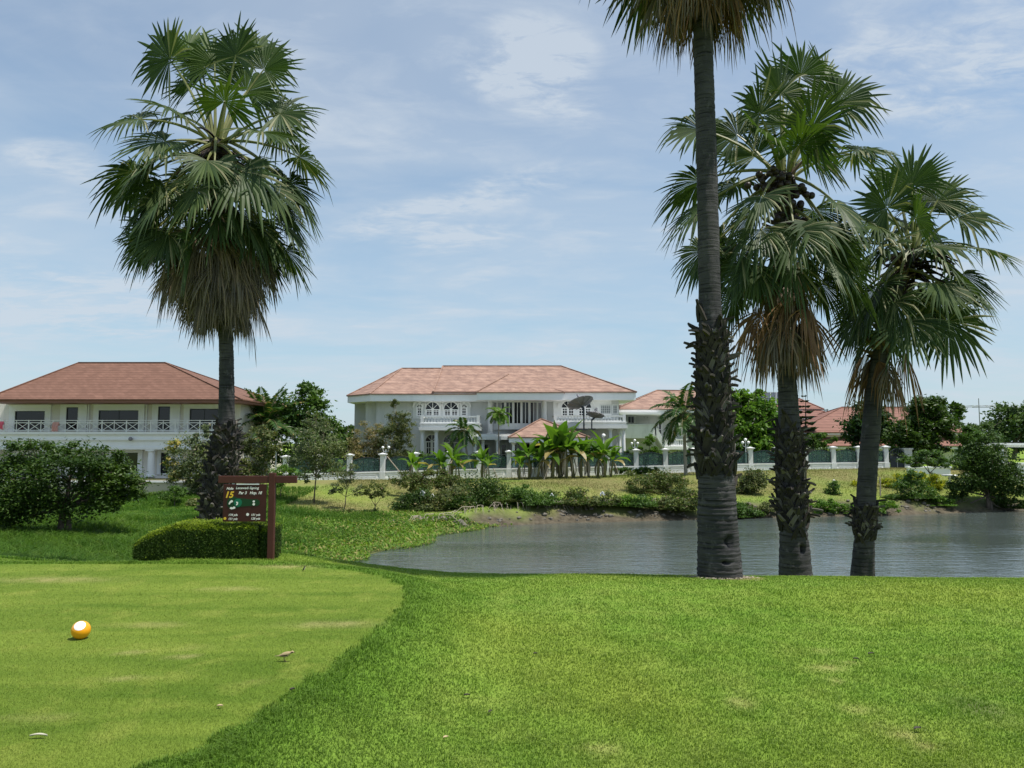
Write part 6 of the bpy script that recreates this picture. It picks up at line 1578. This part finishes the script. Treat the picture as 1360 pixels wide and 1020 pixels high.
# egret-white small birds are too far to tell; stones of the bank
rg = np.random.default_rng(77); vs = []; mbS = MB()
def stone_at(x, y, r):
    n, m_ = 9, 6; c = np.array([x, y, max(ground_z(x, y), WZ) + r*.2]); base = len(mbS.v); ph = rg.uniform(0, 6, 3); pts = []
    for i in range(m_+1):
        for j in range(n):
            a, b = PI*i/m_, 2*PI*j/n; d = np.array([math.sin(a)*math.cos(b), math.sin(a)*math.sin(b), math.cos(a)*.62]); pts.append(c + d*r*(1 + .22*math.sin(3*b + ph[0])*math.sin(a) + .15*math.sin(5*a + ph[1]) + rg.normal(0, .05)))
    mbS.add(pts, [(i*n+j, i*n+(j+1) % n, (i+1)*n+(j+1) % n, (i+1)*n+j) for i in range(m_) for j in range(n)])
for (p0, p1, py, Yq, k) in ((958, 1062, 683, 47.0, 60), (575, 625, 692, 43.8, 22), (500, 560, 692, 43.0, 26), (650, 950, 690, 45.0, 70), (1090, 1260, 682, 48.6, 60), (1340, 1362, 678, 52.5, 10)):
    for i in range(k):
        px = rg.uniform(p0, p1); xw = P(px, py, Yq).x
        lo, hi = Yq-3, Yq+5
        for q in range(14):
            mid_ = (lo+hi)/2
            if float(sdist(LAKE, np.array([xw]), np.array([mid_]))[0]) > .25: hi = mid_
            else: lo = mid_
        stone_at(xw, hi + abs(rg.normal(0, .55)), rg.uniform(.05, .15)*(1.25 if p0 in (958, 575) else 1))
M['stone'] = paint('bank stone', (.16,.145,.12), .9, .35, 3, bmp=.5)
tag(mbS.build('shore_rubble', M['stone'], None), 'grey stones and rubble along the far waterline', 'stones', kind='stuff')
# bare roots hanging from the eroded bank
mb = MB()
for i in range(150):
    px = rg.uniform(560, 960); xw = P(px, 690, 45).x; lo, hi = 40., 52.
    for q in range(14):
        mid_ = (lo+hi)/2
        if float(sdist(LAKE, np.array([xw]), np.array([mid_]))[0]) > 1.3: hi = mid_
        else: lo = mid_
    z = ground_z(xw, hi+.9) + rg.uniform(.0, .25); p0 = np.array([xw, hi+.8, z]); d = rg.normal(0, .25, 3)
    mb.tube([tuple(p0), tuple(p0 + np.array([d[0], -.45, .03])), tuple(p0 + np.array([d[0]*1.8, -.8 + d[1]*.3, -rg.uniform(.25, .6)]))], [.022, .016, .006], 4)
tag(mb.build('bare_roots', M['stake'], None), 'tangle of bare roots hanging over the eroded far bank', 'roots', kind='stuff')
# bark chips round the foot of the nearest palm
n = 500; a = RNG.uniform(0, 2*PI, n); r_ = .30 + np.abs(RNG.normal(0, .13, n)); x = P(957, 764, 11.5).x + np.cos(a)*r_; y = 11.5 + np.sin(a)*r_; z = zt(x, y) + .012; s_ = RNG.uniform(.01, .03, n); b_ = RNG.uniform(0, 6.3, n)
ux, uy = np.cos(b_)*s_, np.sin(b_)*s_
V = np.stack([np.stack([x-ux, y-uy, z], -1), np.stack([x+uy*.4, y-ux*.4, z+.006], -1), np.stack([x+ux, y+uy, z+.004], -1), np.stack([x-uy*.4, y+ux*.4, z+.01], -1)], 1).reshape(-1, 3); k4 = np.arange(n)*4
tag(np_mesh('bark_litter', V, [np.stack([k4, k4+1, k4+2, k4+3], -1)], M['stake']), 'bark chips scattered round the foot of the tallest palm', 'litter', kind='stuff')
for nme, lab, cat in (('ground', 'grass-covered ground with mown tee, lawn and sloping banks', 'ground'), ('water', 'rippled grey-green lake between the lawn and the houses', 'lake'), ('tee_turf', 'closely mown pale grass of the tee', 'grass'), ('rough_grass', 'longer bright green grass of the lawn', 'grass'), ('wild_grass', 'tall wild grass in the dip behind the hedge', 'grass'), ('dry_grass', 'dry yellowish grass on the far slope', 'grass'), ('shore_weeds', 'flat leafy weeds at the near end of the lake', 'weeds')):
    tag(bpy.data.objects[nme], lab, cat)
